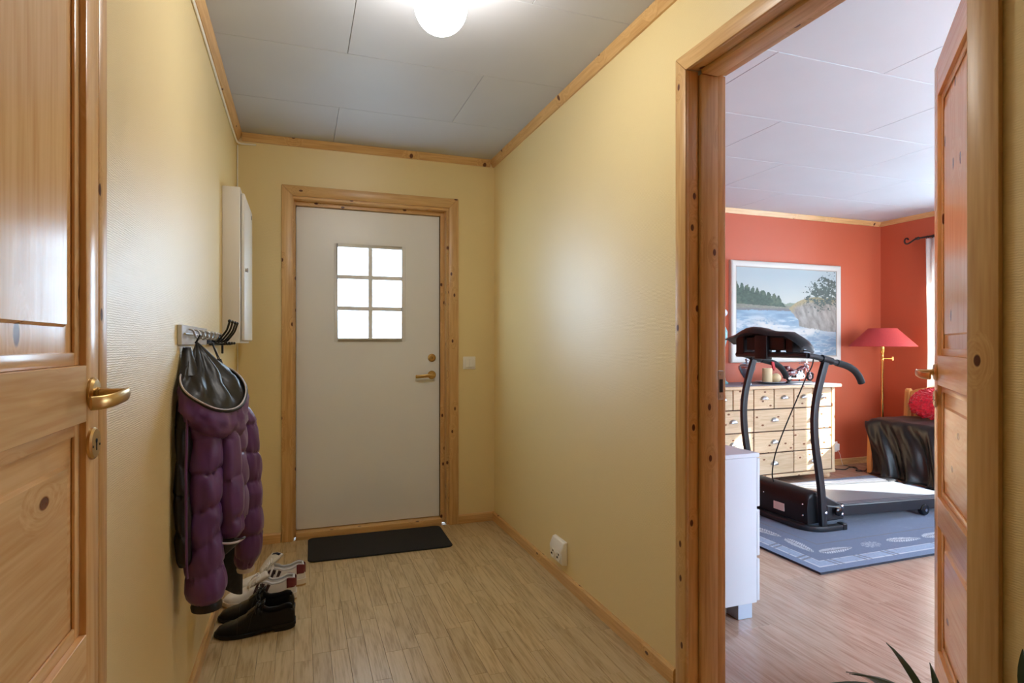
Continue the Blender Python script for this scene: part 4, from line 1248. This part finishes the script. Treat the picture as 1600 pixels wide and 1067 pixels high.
# right rocks
edge_ = .50 + .11*ss(.78, .52, V*1.35) + .05*(n2-.5)
top_ = .67 - 1.4*np.clip(.72-U, 0, 1)**1.5 + .03*n1
rock = (U > edge_) & (V < top_) & (V > .33 - .14*(U-.5) + .04*n2)
rc = L3(172, 166, 156)*(.35 + 1.2*fbm(np.clip(U*.8+V*.2, 0, 1), V*.3, 7, 5, 14)[..., None])
C = np.where(rock[..., None], rc, C)
C = mixc(C, L3(188, 170, 118), rock*ss(.06, .0, (top_-V) - .05*n2)*.8)
C = mixc(C, L3(110, 112, 84), rock*ss(.55, .68, n3)*ss(.5, .66, V)*.7)
# right tree
dx = (U-.90)/.20; dy = (V-.75 + .25*(.9-U))/.20
tree = (dx*dx+dy*dy + (n3-.5)*3.4 + (n2-.5)*2.2) < .62
C = np.where(tree[..., None], L3(92, 108, 100)*(.6+.8*n3[..., None]), C)
C = np.clip(C*.66, .003, 1)
CANV = vcol_mat('oil_canvas', .55, bump=.05, bscale=500)
painted_grid('canvas', (U-.5)*1.19, np.full_like(U, -.030), .055 + V*.815, C, CANV, t)
FRM = plain('cream_frame', S(204, 200, 190), .4)
FRI = plain('grey_frame_slip', S(168, 158, 144), .5)
W2, HH = .652, .925
def frame_side(poly_fn, name, mat):
    MB().loft(poly_fn).build(name, mat, t, smooth=30)
prof = [(0, -.001), (0, -.030), (.008, -.040), (.022, -.042), (.040, -.036), (.050, -.034), (.050, -.001)]
cor = [(-W2, 0, 1, 1), (W2, 0, -1, 1), (W2, HH, -1, -1), (-W2, HH, 1, -1)]
for i in range(4):
    a, b_ = cor[i], cor[(i+1) % 4]
    MB().loft([[(c[0]+c[2]*d, y, c[1]+c[3]*d) for d, y in prof] for c in (a, b_)]).build('frame_side', FRM, t, smooth=30)
ip = [(.050, -.028), (.050, -.034), (.058, -.033), (.060, -.0285)]
for i in range(4):
    a, b_ = cor[i], cor[(i+1) % 4]
    MB().loft([[(c[0]+c[2]*d, y, c[1]+c[3]*d) for d, y in ip] for c in (a, b_)]).build('frame_slip', FRI, t, smooth=30)
MB().box(-W2+.03, W2-.03, -.028, -.002, .03, HH-.03).build('backing', FRI, t)

# rug with motif border
x0, x1, y0, y1 = 2.49, 4.76, 2.295, 3.86
NX, NY = 400, 276
U, V = np.meshgrid(np.linspace(0, 1, NX), np.linspace(0, 1, NY))
PX_, PY_ = U*(x1-x0), V*(y1-y0)
dist = np.minimum(np.minimum(PX_, (x1-x0)-PX_), np.minimum(PY_, (y1-y0)-PY_))
n1 = fbm(U, V, 21, 3, 120); n2 = fbm(U, V, 22, 5, 10)
base = L3(42, 74, 114)
C = np.zeros((NY, NX, 3)) + base
C *= (.75 + .5*n1)[..., None]
C = mixc(C, L3(78, 112, 154)*(.8), (dist < .055)*.8)
band = (dist > .062) & (dist < .125)
C = mixc(C, L3(126, 152, 184), band*(.55+.5*n1))
C = mixc(C, L3(188, 198, 208), ((np.abs(dist-.062) < .006) | (np.abs(dist-.125) < .005))*.8)
C = mixc(C, L3(44, 54, 74), (np.abs(dist-.335) < .006)*.8)
# fern, shell and print motifs
def along(s): return s
def put(cx, cy, ang, kind, sc):
    global C
    ca, sa = math.cos(ang), math.sin(ang)
    lx = ((PX_-cx)*ca + (PY_-cy)*sa)/sc; ly = (-(PX_-cx)*sa + (PY_-cy)*ca)/sc
    if kind == 'leaf':
        w = .30*np.sqrt(np.clip(1-lx*lx, 0, 1))*(1-.3*lx)
        m_ = (np.abs(lx) < 1) & (np.abs(ly) < w) & ((np.abs((lx*7+np.abs(ly)*6) % 1 - .5) > .17))
        C = mixc(C, L3(186, 196, 206), m_*.85); C = mixc(C, L3(48, 58, 80), (np.abs(ly) < .035)*(np.abs(lx) < .95)*.8)
    elif kind == 'shell':
        r = np.sqrt(lx*lx + (ly*1.6)**2); a = np.arctan2(ly, lx)
        m_ = (r < .8) & (np.abs(np.sin(a*7)) > .45) & (np.abs((r*5) % 1 - .5) > .12)
        C = mixc(C, L3(150, 164, 182), m_*.75)
    else:
        m_ = (np.abs(lx) < 1) & (np.abs(ly) < .5) & (np.abs((lx*2.2 + ly*.5) % 1 - .5) < .22) & (np.abs((lx*.7) % 1 - .5) > .16)
        C = mixc(C, L3(40, 48, 64), m_*.75)
def ring_pts(d, n):
    w, h = (x1-x0)-2*d, (y1-y0)-2*d; per = 2*(w+h); out = []
    for i in range(n):
        s = per*(i+.5)/n
        if s < w: out.append((d+s, d, 0))
        elif s < w+h: out.append((d+w, d+s-w, math.pi/2))
        elif s < 2*w+h: out.append((d+w-(s-w-h), d+h, math.pi))
        else: out.append((d, d+h-(s-2*w-h), -math.pi/2))
    return out
for i, (a, b_, an) in enumerate(ring_pts(.225, 22)):
    put(a, b_, an + .15*math.sin(i*2.3), ['leaf', 'shell', 'leaf'][i % 3], .115 if i % 3 != 1 else .085)
for i, (a, b_, an) in enumerate(ring_pts(.093, 34)):
    if i % 4 != 3: put(a, b_, an, 'print', .075)
C = mixc(C, L3(130, 146, 168), ss(.62, .75, n2)*(dist > .36)*(n1 > .5)*.3)
C = np.clip(C, .003, 1)
RUGM = vcol_mat('rug_pile', .95, sheen=.3, bump=.5, bscale=500)
RUGE = plain('rug_edge', S(40, 46, 58), .9)
t = empty('rug', (x0, y0, .001), 0, 'blue grey patterned rug with shell and fern border under the treadmill', 'rug')
painted_grid('pile', PX_, PY_, np.full_like(U, .0115), C, RUGM, t)
MB().box(0, x1-x0, 0, y1-y0, 0, .011).build('edge_binding', RUGE, t, smooth=0)
RZ = .0128

# treadmill
t = empty('treadmill', (3.0, 3.12, RZ), 0, 'black folding treadmill standing on the blue rug', 'treadmill')
ox, oy, oz = 3.0, 3.12, RZ
def T(p): return (p[0]-ox, p[1]-oy, p[2]-oz)
m = MB()
U_pts = [(3.205, 2.79, .030), (3.10, 2.79, .030), (3.02, 2.80, .030), (2.965, 2.85, .030), (2.955, 2.92, .030), (2.955, 3.12, .030), (2.955, 3.32, .030), (2.965, 3.39, .030), (3.02, 3.44, .030), (3.10, 3.45, .030), (3.205, 3.45, .030)]
m.bar([T(p) for p in chaikin(U_pts, 2)], .032, .045, (0, 0, 1))
m.build('base_frame', BLACKM, t, bevel=.004, seg=2)
for y in (2.79, 3.45):
    e = MB().box(*[v for v in (.185, .222, y-oy-.026, y-oy+.026, 0, .040)]).build('end_cap', BLACKP, t, bevel=.005)
up = [(3.058, .040), (3.052, .15), (3.045, .25), (3.027, .372), (3.006, .48), (2.993, .572), (2.987, .65), (2.987, .731), (2.998, .82), (3.016, .888), (3.045, .98), (3.076, 1.066)]
for y, s_ in ((2.80, 1), (3.44, -1)):
    pp = chaikin([T((x+.0 if y < 3 else x+.02, y, z)) for x, z in up], 1)
    MB().bar(pp, .030, .042, (0, 1, 0)).build('upright', BLACKM, t, bevel=.004, seg=2)
    dx = 0 if y < 3 else .02
    hp = [(2.935+dx, y, 1.105), (2.98+dx, y, 1.100), (3.04+dx, y, 1.088), (3.079+dx, y, 1.076), (3.184+dx, y, 1.056), (3.265+dx, y, 1.036), (3.325+dx, y, 1.006), (3.365+dx, y, .962), (3.382+dx, y, .925)]
    hp = chaikin([T(p) for p in hp], 2)
    MB().tube(hp, .0175, 12).build('handlebar', BLACKM, t, smooth=60)
    gp = [p for p in hp if p.x > .155]
    MB().tube(gp, [.0215]*(len(gp)-1) + [.019], 14).build('grip', RUBBER, t, smooth=60)
    MB().tube([T((3.045+dx, y, 1.087)), T((3.125+dx, y, 1.068))], .024, 12).build('clamp', BLACKP, t, smooth=50)
MB().tube([T((2.935, 2.80, 1.105)), T((2.925, 2.86, 1.106)), T((2.925, 3.1, 1.106)), T((2.935, 3.38, 1.104)), T((2.955, 3.44, 1.103))], .0185, 12).build('crossbar', BLACKM, t, smooth=60)
# console
cs = [(2.815, 1.165, .022, .085), (2.832, 1.185, .034, .11), (2.88, 1.222, .046, .125), (2.95, 1.256, .052, .13), (3.04, 1.260, .056, .13), (3.116, 1.266, .058, .135), (3.18, 1.284, .066, .14), (3.25, 1.296, .070, .14), (3.32, 1.288, .066, .14), (3.39, 1.262, .052, .13), (3.43, 1.243, .040, .12), (3.50, 1.226, .024, .10), (3.52, 1.218, .014, .08)]
rings = []
for y, zt, th, dp in cs:
    xb = 2.905; 
    rings.append([T(q) for q in ((xb-.012, y, zt-th*.55), (xb+.002, y, zt-.012), (xb+.018, y, zt), (xb+dp*.6, y, zt-.002), (xb+dp, y, zt-.028), (xb+dp+.012, y, zt-.028-th*.5), (xb+dp, y, zt-.034-th*.8), (xb+.03, y, zt-th))])
MB().loft(rings).build('console', BLACKP, t, smooth=45)
for y in (2.93, 3.05, 3.36):
    MB().tube([T((2.955, y, 1.225)), T((2.945, y, 1.105))], [.022, .016], 12).build('console_post', BLACKP, t, smooth=50)
MB().box(-.105, -.055, 3.10-oy, 3.21-oy, 1.075-oz, 1.235-oz).build('console_bracket', BLACKP, t, bevel=.006, seg=2)
MB().box(-.085, .02, 2.97-oy, 3.31-oy, 1.135-oz, 1.225-oz).box(-.085, .02, 3.335-oy, 3.415-oy, 1.10-oz, 1.235-oz).box(-.080, .02, 2.905-oy, 2.965-oy, 1.12-oz, 1.215-oz).build('console_housing', BLACKP, t, bevel=.006)
MB().box(-.02, .10, 2.86-oy, 2.94-oy, 1.128-oz, 1.134-oz).box(-.02, .10, 3.24-oy, 3.32-oy, 1.128-oz, 1.134-oz).build('paper', WHITE, t)
SKEY = plain('red_safety_key', S(190, 20, 34), .4)
MB().prism([(3.225-ox, 1.05-oz), (3.25-ox, 1.045-oz), (3.262-ox, .995-oz), (3.250-ox, .982-oz), (3.236-ox, 1.0-oz)], 'y', 3.40-oy, 3.412-oy).build('safety_key', SKEY, t, bevel=.002)
MB().tube(chaikin([T(p) for p in ((2.96, 2.86, 1.135), (3.0, 2.835, 1.13), (3.015, 2.83, 1.10), (3.01, 2.835, 1.04), (2.99, 2.86, .98), (2.97, 2.90, .86), (2.955, 2.96, .72), (2.945, 3.02, .58), (2.94, 3.06, .48), (2.945, 3.09, .40), (2.95, 3.11, .30), (2.985, 3.13, .255))], 2), .0042, 8).build('console_cable', RUBBER, t, smooth=60)
# motor hood, deck, rails
hood = [(2.972, .052), (2.966, .16), (2.972, .215), (2.990, .238), (3.030, .252), (3.075, .246), (3.160, .200), (3.245, .158), (3.262, .145), (3.265, .060)]
m = MB(); rings = []
for y, s_ in ((2.835, .90), (2.842, .97), (2.86, 1), (3.12, 1), (3.38, 1), (3.398, .97), (3.405, .90)):
    rings.append([T((3.10+(x-3.10)*(.97+.03*s_), y, .06+(z-.06)*s_)) for x, z in hood])
m.loft(rings).build('motor_hood', BLACKP, t, smooth=40)
MB().box(-.036, -.030, 3.02-oy, 3.11-oy, .085-oz, .135-oz).build('rating_label', PLAST, t)
for yy, zz in ((2.87, .17), (2.87, .10), (3.2, .17)):
    MB().sphere(T((2.966, yy, zz)), .006, 10, 6).build('screw', CHROME, t)
def zd(x): return .150 - (x-3.2)*.034
BELT = plain('running_belt', S(104, 108, 114), .45, noise_amt=.12, noise_scale=200)
RAILM = plain('ribbed_foot_rail', S(96, 98, 104), .35)
xe = 4.38
m = MB(); m.loft([[T((x, y, z)) for y, z in ((2.905, zd(x)-.008), (3.335, zd(x)-.008), (3.335, zd(x)-.03), (2.905, zd(x)-.03))] for x in (3.20, xe-.02)])
m.build('belt', BELT, t, smooth=0)
for ya, yb in ((2.825, 2.905), (3.335, 3.415)):
    m = MB().loft([[T((x, y, z)) for y, z in ((ya, zd(x)), (yb, zd(x)+.004), (yb, zd(x)-.04), (ya, zd(x)-.068))] for x in (3.17, xe)])
    m.build('side_rail', BLACKM, t, bevel=.003)
    for k in range(4):
        yy = ya + .012 + k*.017
        MB().loft([[T((x, y, z)) for y, z in ((yy, zd(x)+.001), (yy+.009, zd(x)+.001), (yy+.009, zd(x)+.0065), (yy, zd(x)+.0065))] for x in (3.27, xe-.08)]).build('grip_strip', RAILM, t)
    MB().loft([[T((x, y, z)) for y, z in ((ya-.004, zd(x)+.004), (yb+.003, zd(x)+.010), (yb+.003, zd(x)-.045), (ya-.004, zd(x)-.072))] for x in (xe-.075, xe+.03)]).build('rear_cap', BLACKP, t, bevel=.008, seg=2)
    wy = ya+.04
    MB().lathe([(.012, -.016), (.034, -.016), (.038, -.010), (.038, .010), (.034, .016), (.012, .016)], T((3.985 if ya < 3 else 4.0, wy-.035 if ya < 3 else wy+.035, RZ+.039)), 22, 'y').build('rear_wheel', BLACKG, t, smooth=50)
    MB().cyl(T((3.985 if ya < 3 else 4.0, wy-.056, RZ+.039)), T((3.985 if ya < 3 else 4.0, wy+.056, RZ+.039)), .010, n=12).build('axle', CHROME, t)
    MB().prism([(3.94-ox, .11-oz), (4.06-ox, .11-oz), (4.0-ox, RZ+.03-oz), (3.97-ox, RZ+.03-oz)], 'y', wy-.006-oy, wy+.006-oy).build('wheel_bracket', BLACKM, t, bevel=.003)
# hinge bracket, latch knob and bolts beside the near upright
for y0_, y1_ in ((2.806, 2.834), (3.406, 3.43)):
    MB().prism([(3.09-ox, .075-oz), (3.235-ox, .075-oz), (3.245-ox, .14-oz), (3.10-ox, .165-oz)], 'y', y0_-oy, y1_-oy).build('hinge_bracket', BLACKM, t, bevel=.004)
MB().lathe([(.012, 0), (.013, -.010), (.026, -.014), (.027, -.030), (.020, -.036), (.002, -.037)], T((3.165, 2.806, .128)), 20, 'y').build('latch_knob', BLACKG, t, smooth=50)
for x, z in ((3.062, .128), (3.222, .150), (3.222, .100)):
    MB().lathe([(.011, 0), (.011, -.004), (.006, -.008), (.001, -.0085)], T((x, 2.783 if x < 3.1 else 2.806, z)), 12, 'y').build('bolt', CHROME, t, smooth=50)
# pine settee in the corner
SZ = pine('pine_settee_z', 'z', rough=.3, light=(232, 178, 108), mid=(214, 152, 82), dark=(120, 62, 26))
SY = pine('pine_settee_y', 'y', rough=.3, light=(232, 178, 108), mid=(214, 152, 82), dark=(120, 62, 26))
t = empty('settee', (4.86, 3.15, 0), 0, 'pine settee with curved back in the corner under the black throw', 'settee')
SL = .83
for y in (.0, SL-.045):
    MB().bar(chaikin([(.035, y+.0225, 0), (.030, y+.0225, .12), (.040, y+.0225, .26), (.035, y+.0225, .42)], 2), .045, .05, (0, 1, 0)).build('leg', SZ, t, bevel=.006, seg=2)
    pm = MB(); pts = chaikin([(.500, y+.0225, 0), (.490, y+.0225, .30), (.500, y+.0225, .55), (.515, y+.0225, .735)], 2)
    pm.bar(pts, .042, .05, (0, 1, 0)); pm.lathe([(.002, -.021), (.025, -.021), (.025, .021), (.002, .021)], (.516, y+.0225, .738), 16, 'y')
    pm.build('back_post', SZ, t, bevel=.005, seg=2)
MB().box(.02, .50, .01, SL-.01, .34, .41).build('seat_frame', SY, t, bevel=.006)
rows = []
crest = []
for i in range(25):
    v = i/24; y = .045 + (SL-.09)*v
    zt = .735 + .065*math.sin(math.pi*min(1, v*1.0))**.7
    crest.append([(.495, y, zt-.10), (.520, y, zt-.10), (.530, y, zt), (.505, y, zt)])
MB().loft(crest).build('crest_rail', SY, t, bevel=.004)
for i in range(6):
    y = .11 + i*.118
    MB().box(.500, .515, y, y+.05, .40, .70).build('back_slat', SZ, t, bevel=.003)
FAB = plain('seat_fabric', S(70, 56, 48), .9)
MB().box(.01, .490, .02, SL-.02, .41, .492).build('seat_cushion', FAB, t, bevel=.025, seg=4)

THR = plain('black_satin', S(14, 12, 12), .38, spec=.45, sheen=.04, noise_amt=.25, noise_scale=10, bump=.1, bump_scale=90)
rows = []
NV, NU = 64, 96
prof = [(5.33, .512), (5.20, .508), (5.05, .506), (4.95, .508), (4.905, .500), (4.878, .470), (4.868, .40), (4.86, .28), (4.852, .14), (4.84, .03), (4.80, .016)]
pc = chaikin([Vector((a, 0, b_)) for a, b_ in prof], 2)
for i in range(NV):
    f = i/(NV-1)*(len(pc)-1); k = min(len(pc)-2, int(f)); c = pc[k].lerp(pc[k+1], f-k)
    drop = max(0, min(1, (.50 - c.z)/.47))
    row = []
    for j in range(NU):
        u = j/(NU-1)
        yl = 3.985 - .10*drop**1.5 - .03*math.sin(3.5*drop); y = 3.135 + (yl-3.135)*u
        fold_ = .040*drop**.7*math.sin(2*math.pi*(u*3.4 + .55*drop + .35*vnoise(u*3, drop*1.2, 2)))
        fold_ += .010*drop**.6*math.sin(2*math.pi*(u*9.2 + 1.6*drop + .5*vnoise(u*4, drop, 9))) + .012*vnoise(u*9, i*.07, 4)*min(1, drop*3+.25)
        bul = .02*math.exp(-((u-.97)/.06)**2)*math.sin(math.pi*min(1, drop*1.5))
        zz = c.z + (.010*vnoise(u*6, i*.12, 6)) * (1 if drop < .9 else 0) + .012*math.sin(2*math.pi*u*3+1)*drop*(1-drop)
        if u > .93 and drop < .05: zz -= ((u-.93)/.07)**2*.045
        row.append((c.x - .03 - fold_ - bul, y, max(.006, zz)))
    rows.append(row)
o = MB().grid(rows).build('throw_blanket', THR, None, solid=.006, smooth=80); tag(o, 'black satin throw draped over the settee seat down to the floor', 'throw')

FLUFF = plain('red_fluffy_pile', S(196, 8, 40), .9, sheen=.5, noise_amt=.3, noise_scale=60)
m = MB(); rg = random.Random(9)
rings = []
cc = Vector((5.19, 3.56, .660))
NN, MM = 90, 60
for i in range(MM+1):
    th = -math.pi/2 + math.pi*i/MM; ring = []
    for j in range(NN):
        a = 2*math.pi*j/NN
        d = Vector((math.cos(th)*math.cos(a), math.cos(th)*math.sin(a), math.sin(th)))
        q = Vector((.105*d.x, .235*math.copysign(abs(d.y)**.85, d.y), .130*math.copysign(abs(d.z)**.85, d.z)))
        k = 1 + .10*vnoise(d.x*9, d.y*9, d.z*9) + .10*rg.uniform(-.5, .5)
        q = q*k
        ring.append(cc + Vector((q.x*.95 + q.z*.28, q.y, q.z - .0*q.x)))
    rings.append(ring)
o = m.loft(rings).build('cushion', FLUFF, None, smooth=25); tag(o, 'round fluffy red cushion leaning against the settee back', 'cushion')

# floor lamp
t = empty('floor_lamp', (5.13, 4.03, 0), 0, 'brass floor lamp with wide red cone shade in the corner', 'lamp')
MB().lathe([(.115, 0), (.115, .010), (.10, .020), (.03, .028), (.018, .040), (.004, .042)], (0, 0, 0), 36).build('base', BRASSP, t, smooth=40)
MB().lathe([(.0105, .04), (.0105, 1.02), (.014, 1.025), (.014, 1.045), (.0105, 1.05), (.010, 1.09), (.016, 1.10), (.018, 1.15), (.016, 1.19), (.004, 1.195)], (0, 0, 0), 18).build('pole', BRASSP, t, smooth=40)
m = MB().cyl((.01, 0, 1.040), (.118, -.01, 1.040), .007, n=10)
m.cyl((.118, -.01, 1.022), (.118, -.01, 1.058), .010, n=12)
m.build('swing_arm', BRASSP, t, smooth=50)
SHD = plain('red_shade_cloth', S(190, 60, 58), .8, noise_amt=.05, noise_scale=80, subs=.1)
SHI = plain('cream_shade_lining', S(226, 196, 168), .8)
MB().lathe([(.2765, 1.154), (.2780, 1.158), (.118, 1.322), (.116, 1.324), (.114, 1.322), (.272, 1.158), (.2765, 1.154)], (0, 0, 0), 48, caps=False).build('lamp_shade', SHD, t, smooth=40)
MB().lathe([(.2695, 1.1585), (.1125, 1.3215)], (0, 0, 0), 48, caps=False).build('shade_lining', SHI, t, smooth=40)
m = MB()
for k in range(3):
    a = 2*math.pi*k/3; m.cyl((0, 0, 1.19), (.113*math.cos(a), .113*math.sin(a), 1.318), .002, n=6)
m.build('shade_carrier', BRASSP, t)

# curtain rail and curtain
t = empty('curtain_rod', (5.43, 3.9, 2.165), 0, 'black wrought iron curtain rod with scroll end', 'curtain rod')
MB().cyl((0, -2.9, 0), (0, .02, 0), .008, n=12).build('rod', IRON, t, smooth=50)
pts = [(0, .0, 0), (0, .03, 0), (0, .065, -.018), (0, .10, -.035), (0, .125, -.034), (0, .140, -.016), (0, .138, .008), (0, .122, .020), (0, .106, .014), (0, .102, .0)]
MB().tube(chaikin(pts, 2), .0075, 10).lathe([(.008, 0), (.014, .006), (.014, .018), (.010, .024), (.013, .032), (.006, .036)], (0, -.006, 0), 14, 'y').build('scroll_finial', IRON, t, smooth=60)
for y in (-.1, -2.7):
    MB().cyl((0, y, 0), (.07, y, 0), .006, n=8).lathe([(.022, .064), (.022, .0698), (.002, .0698)], (0, y, 0), 16, 'x').build('bracket', IRON, t)
for y in [-.41 + .055*i for i in range(7)] + [-2.17 + .052*i for i in range(7)]:
    MB().tube([(.0155*math.cos(a), y, .0155*math.sin(a) - .006) for a in [2*math.pi*k/16 for k in range(16)]], .0022, 6, cyc=True).build('ring', IRON, t, smooth=60)
m_, n_, l_, b_ = new_mat('white_curtain_cloth')
b_.inputs['Base Color'].default_value = S(238, 236, 232); b_.inputs['Roughness'].default_value = .9
tl_ = n_.new('ShaderNodeBsdfTranslucent'); tl_.inputs['Color'].default_value = S(240, 236, 228)
mx_ = n_.new('ShaderNodeMixShader'); mx_.inputs[0].default_value = .55
l_.new(b_.outputs[0], mx_.inputs[1]); l_.new(tl_.outputs[0], mx_.inputs[2]); l_.new(mx_.outputs[0], n_['Material Output'].inputs['Surface'])
def curtain(y0, y1, label):
    rows = []
    for i in range(20):
        v = i/19; z = 2.148 - v*1.81
        rows.append([(5.43 + .026*math.sin(2*math.pi*u*6 + .6*math.sin(4*v)) * (.35+.65*min(1, v*3)), y0 + (y1-y0)*u + .01*math.sin(5*v+u*8), z) for u in [k/90 for k in range(91)]])
    o = MB().grid(rows).build('curtain', m_, None, solid=.002, smooth=80); tag(o, label, 'curtain', 'white curtains on the iron rod')
curtain(3.48, 3.825, 'white curtain hanging at the scroll end of the iron rod')
curtain(1.72, 2.05, 'white curtain hanging behind the open door')

# socket with plugged adapter on the terracotta wall
t = empty('wall_adapter', (4.868, YR, .13), 0, 'white adapter plugged in low beside the pine chest', 'adapter')
MB().box(-.045, .045, -.012, -.0005, 0, .10).build('plate', PLAST, t, bevel=.003)
MB().box(-.035, .030, -.050, -.012, .02, .085).build('adapter', PLAST, t, bevel=.006, seg=2)
MB().tube(chaikin([(.02, -.035, .02), (.05, -.035, -.02), (.07, -.03, -.08), (.085, -.035, -.124)], 2), .0022, 6).build('cord', PLAST, t)
o = MB().tube(chaikin([(4.66, 4.27, .005), (4.70, 4.20, .005), (4.78, 4.13, .005), (4.84, 4.16, .005), (4.93, 4.21, .005), (4.98, 4.18, .005), (4.90, 4.10, .005), (4.82, 4.06, .005), (4.90, 4.02, .005), (5.02, 4.10, .005)], 3), .0045, 8).build('floor_cable', RUBBER, None, smooth=60)
tag(o, 'dark tangled cable on the floor between chest and settee', 'cable')
o = MB().tube(chaikin([(4.955, 4.30, .004), (4.96, 4.25, .004), (4.88, 4.00, .004), (4.86, 3.93, .004), (4.98, 3.90, .004), (5.06, 3.93, .004)], 3), .0025, 6).build('lamp_cord', LSOLE, None, smooth=60)
tag(o, 'thin dark cord curving on the floor in front of the settee leg', 'cable')
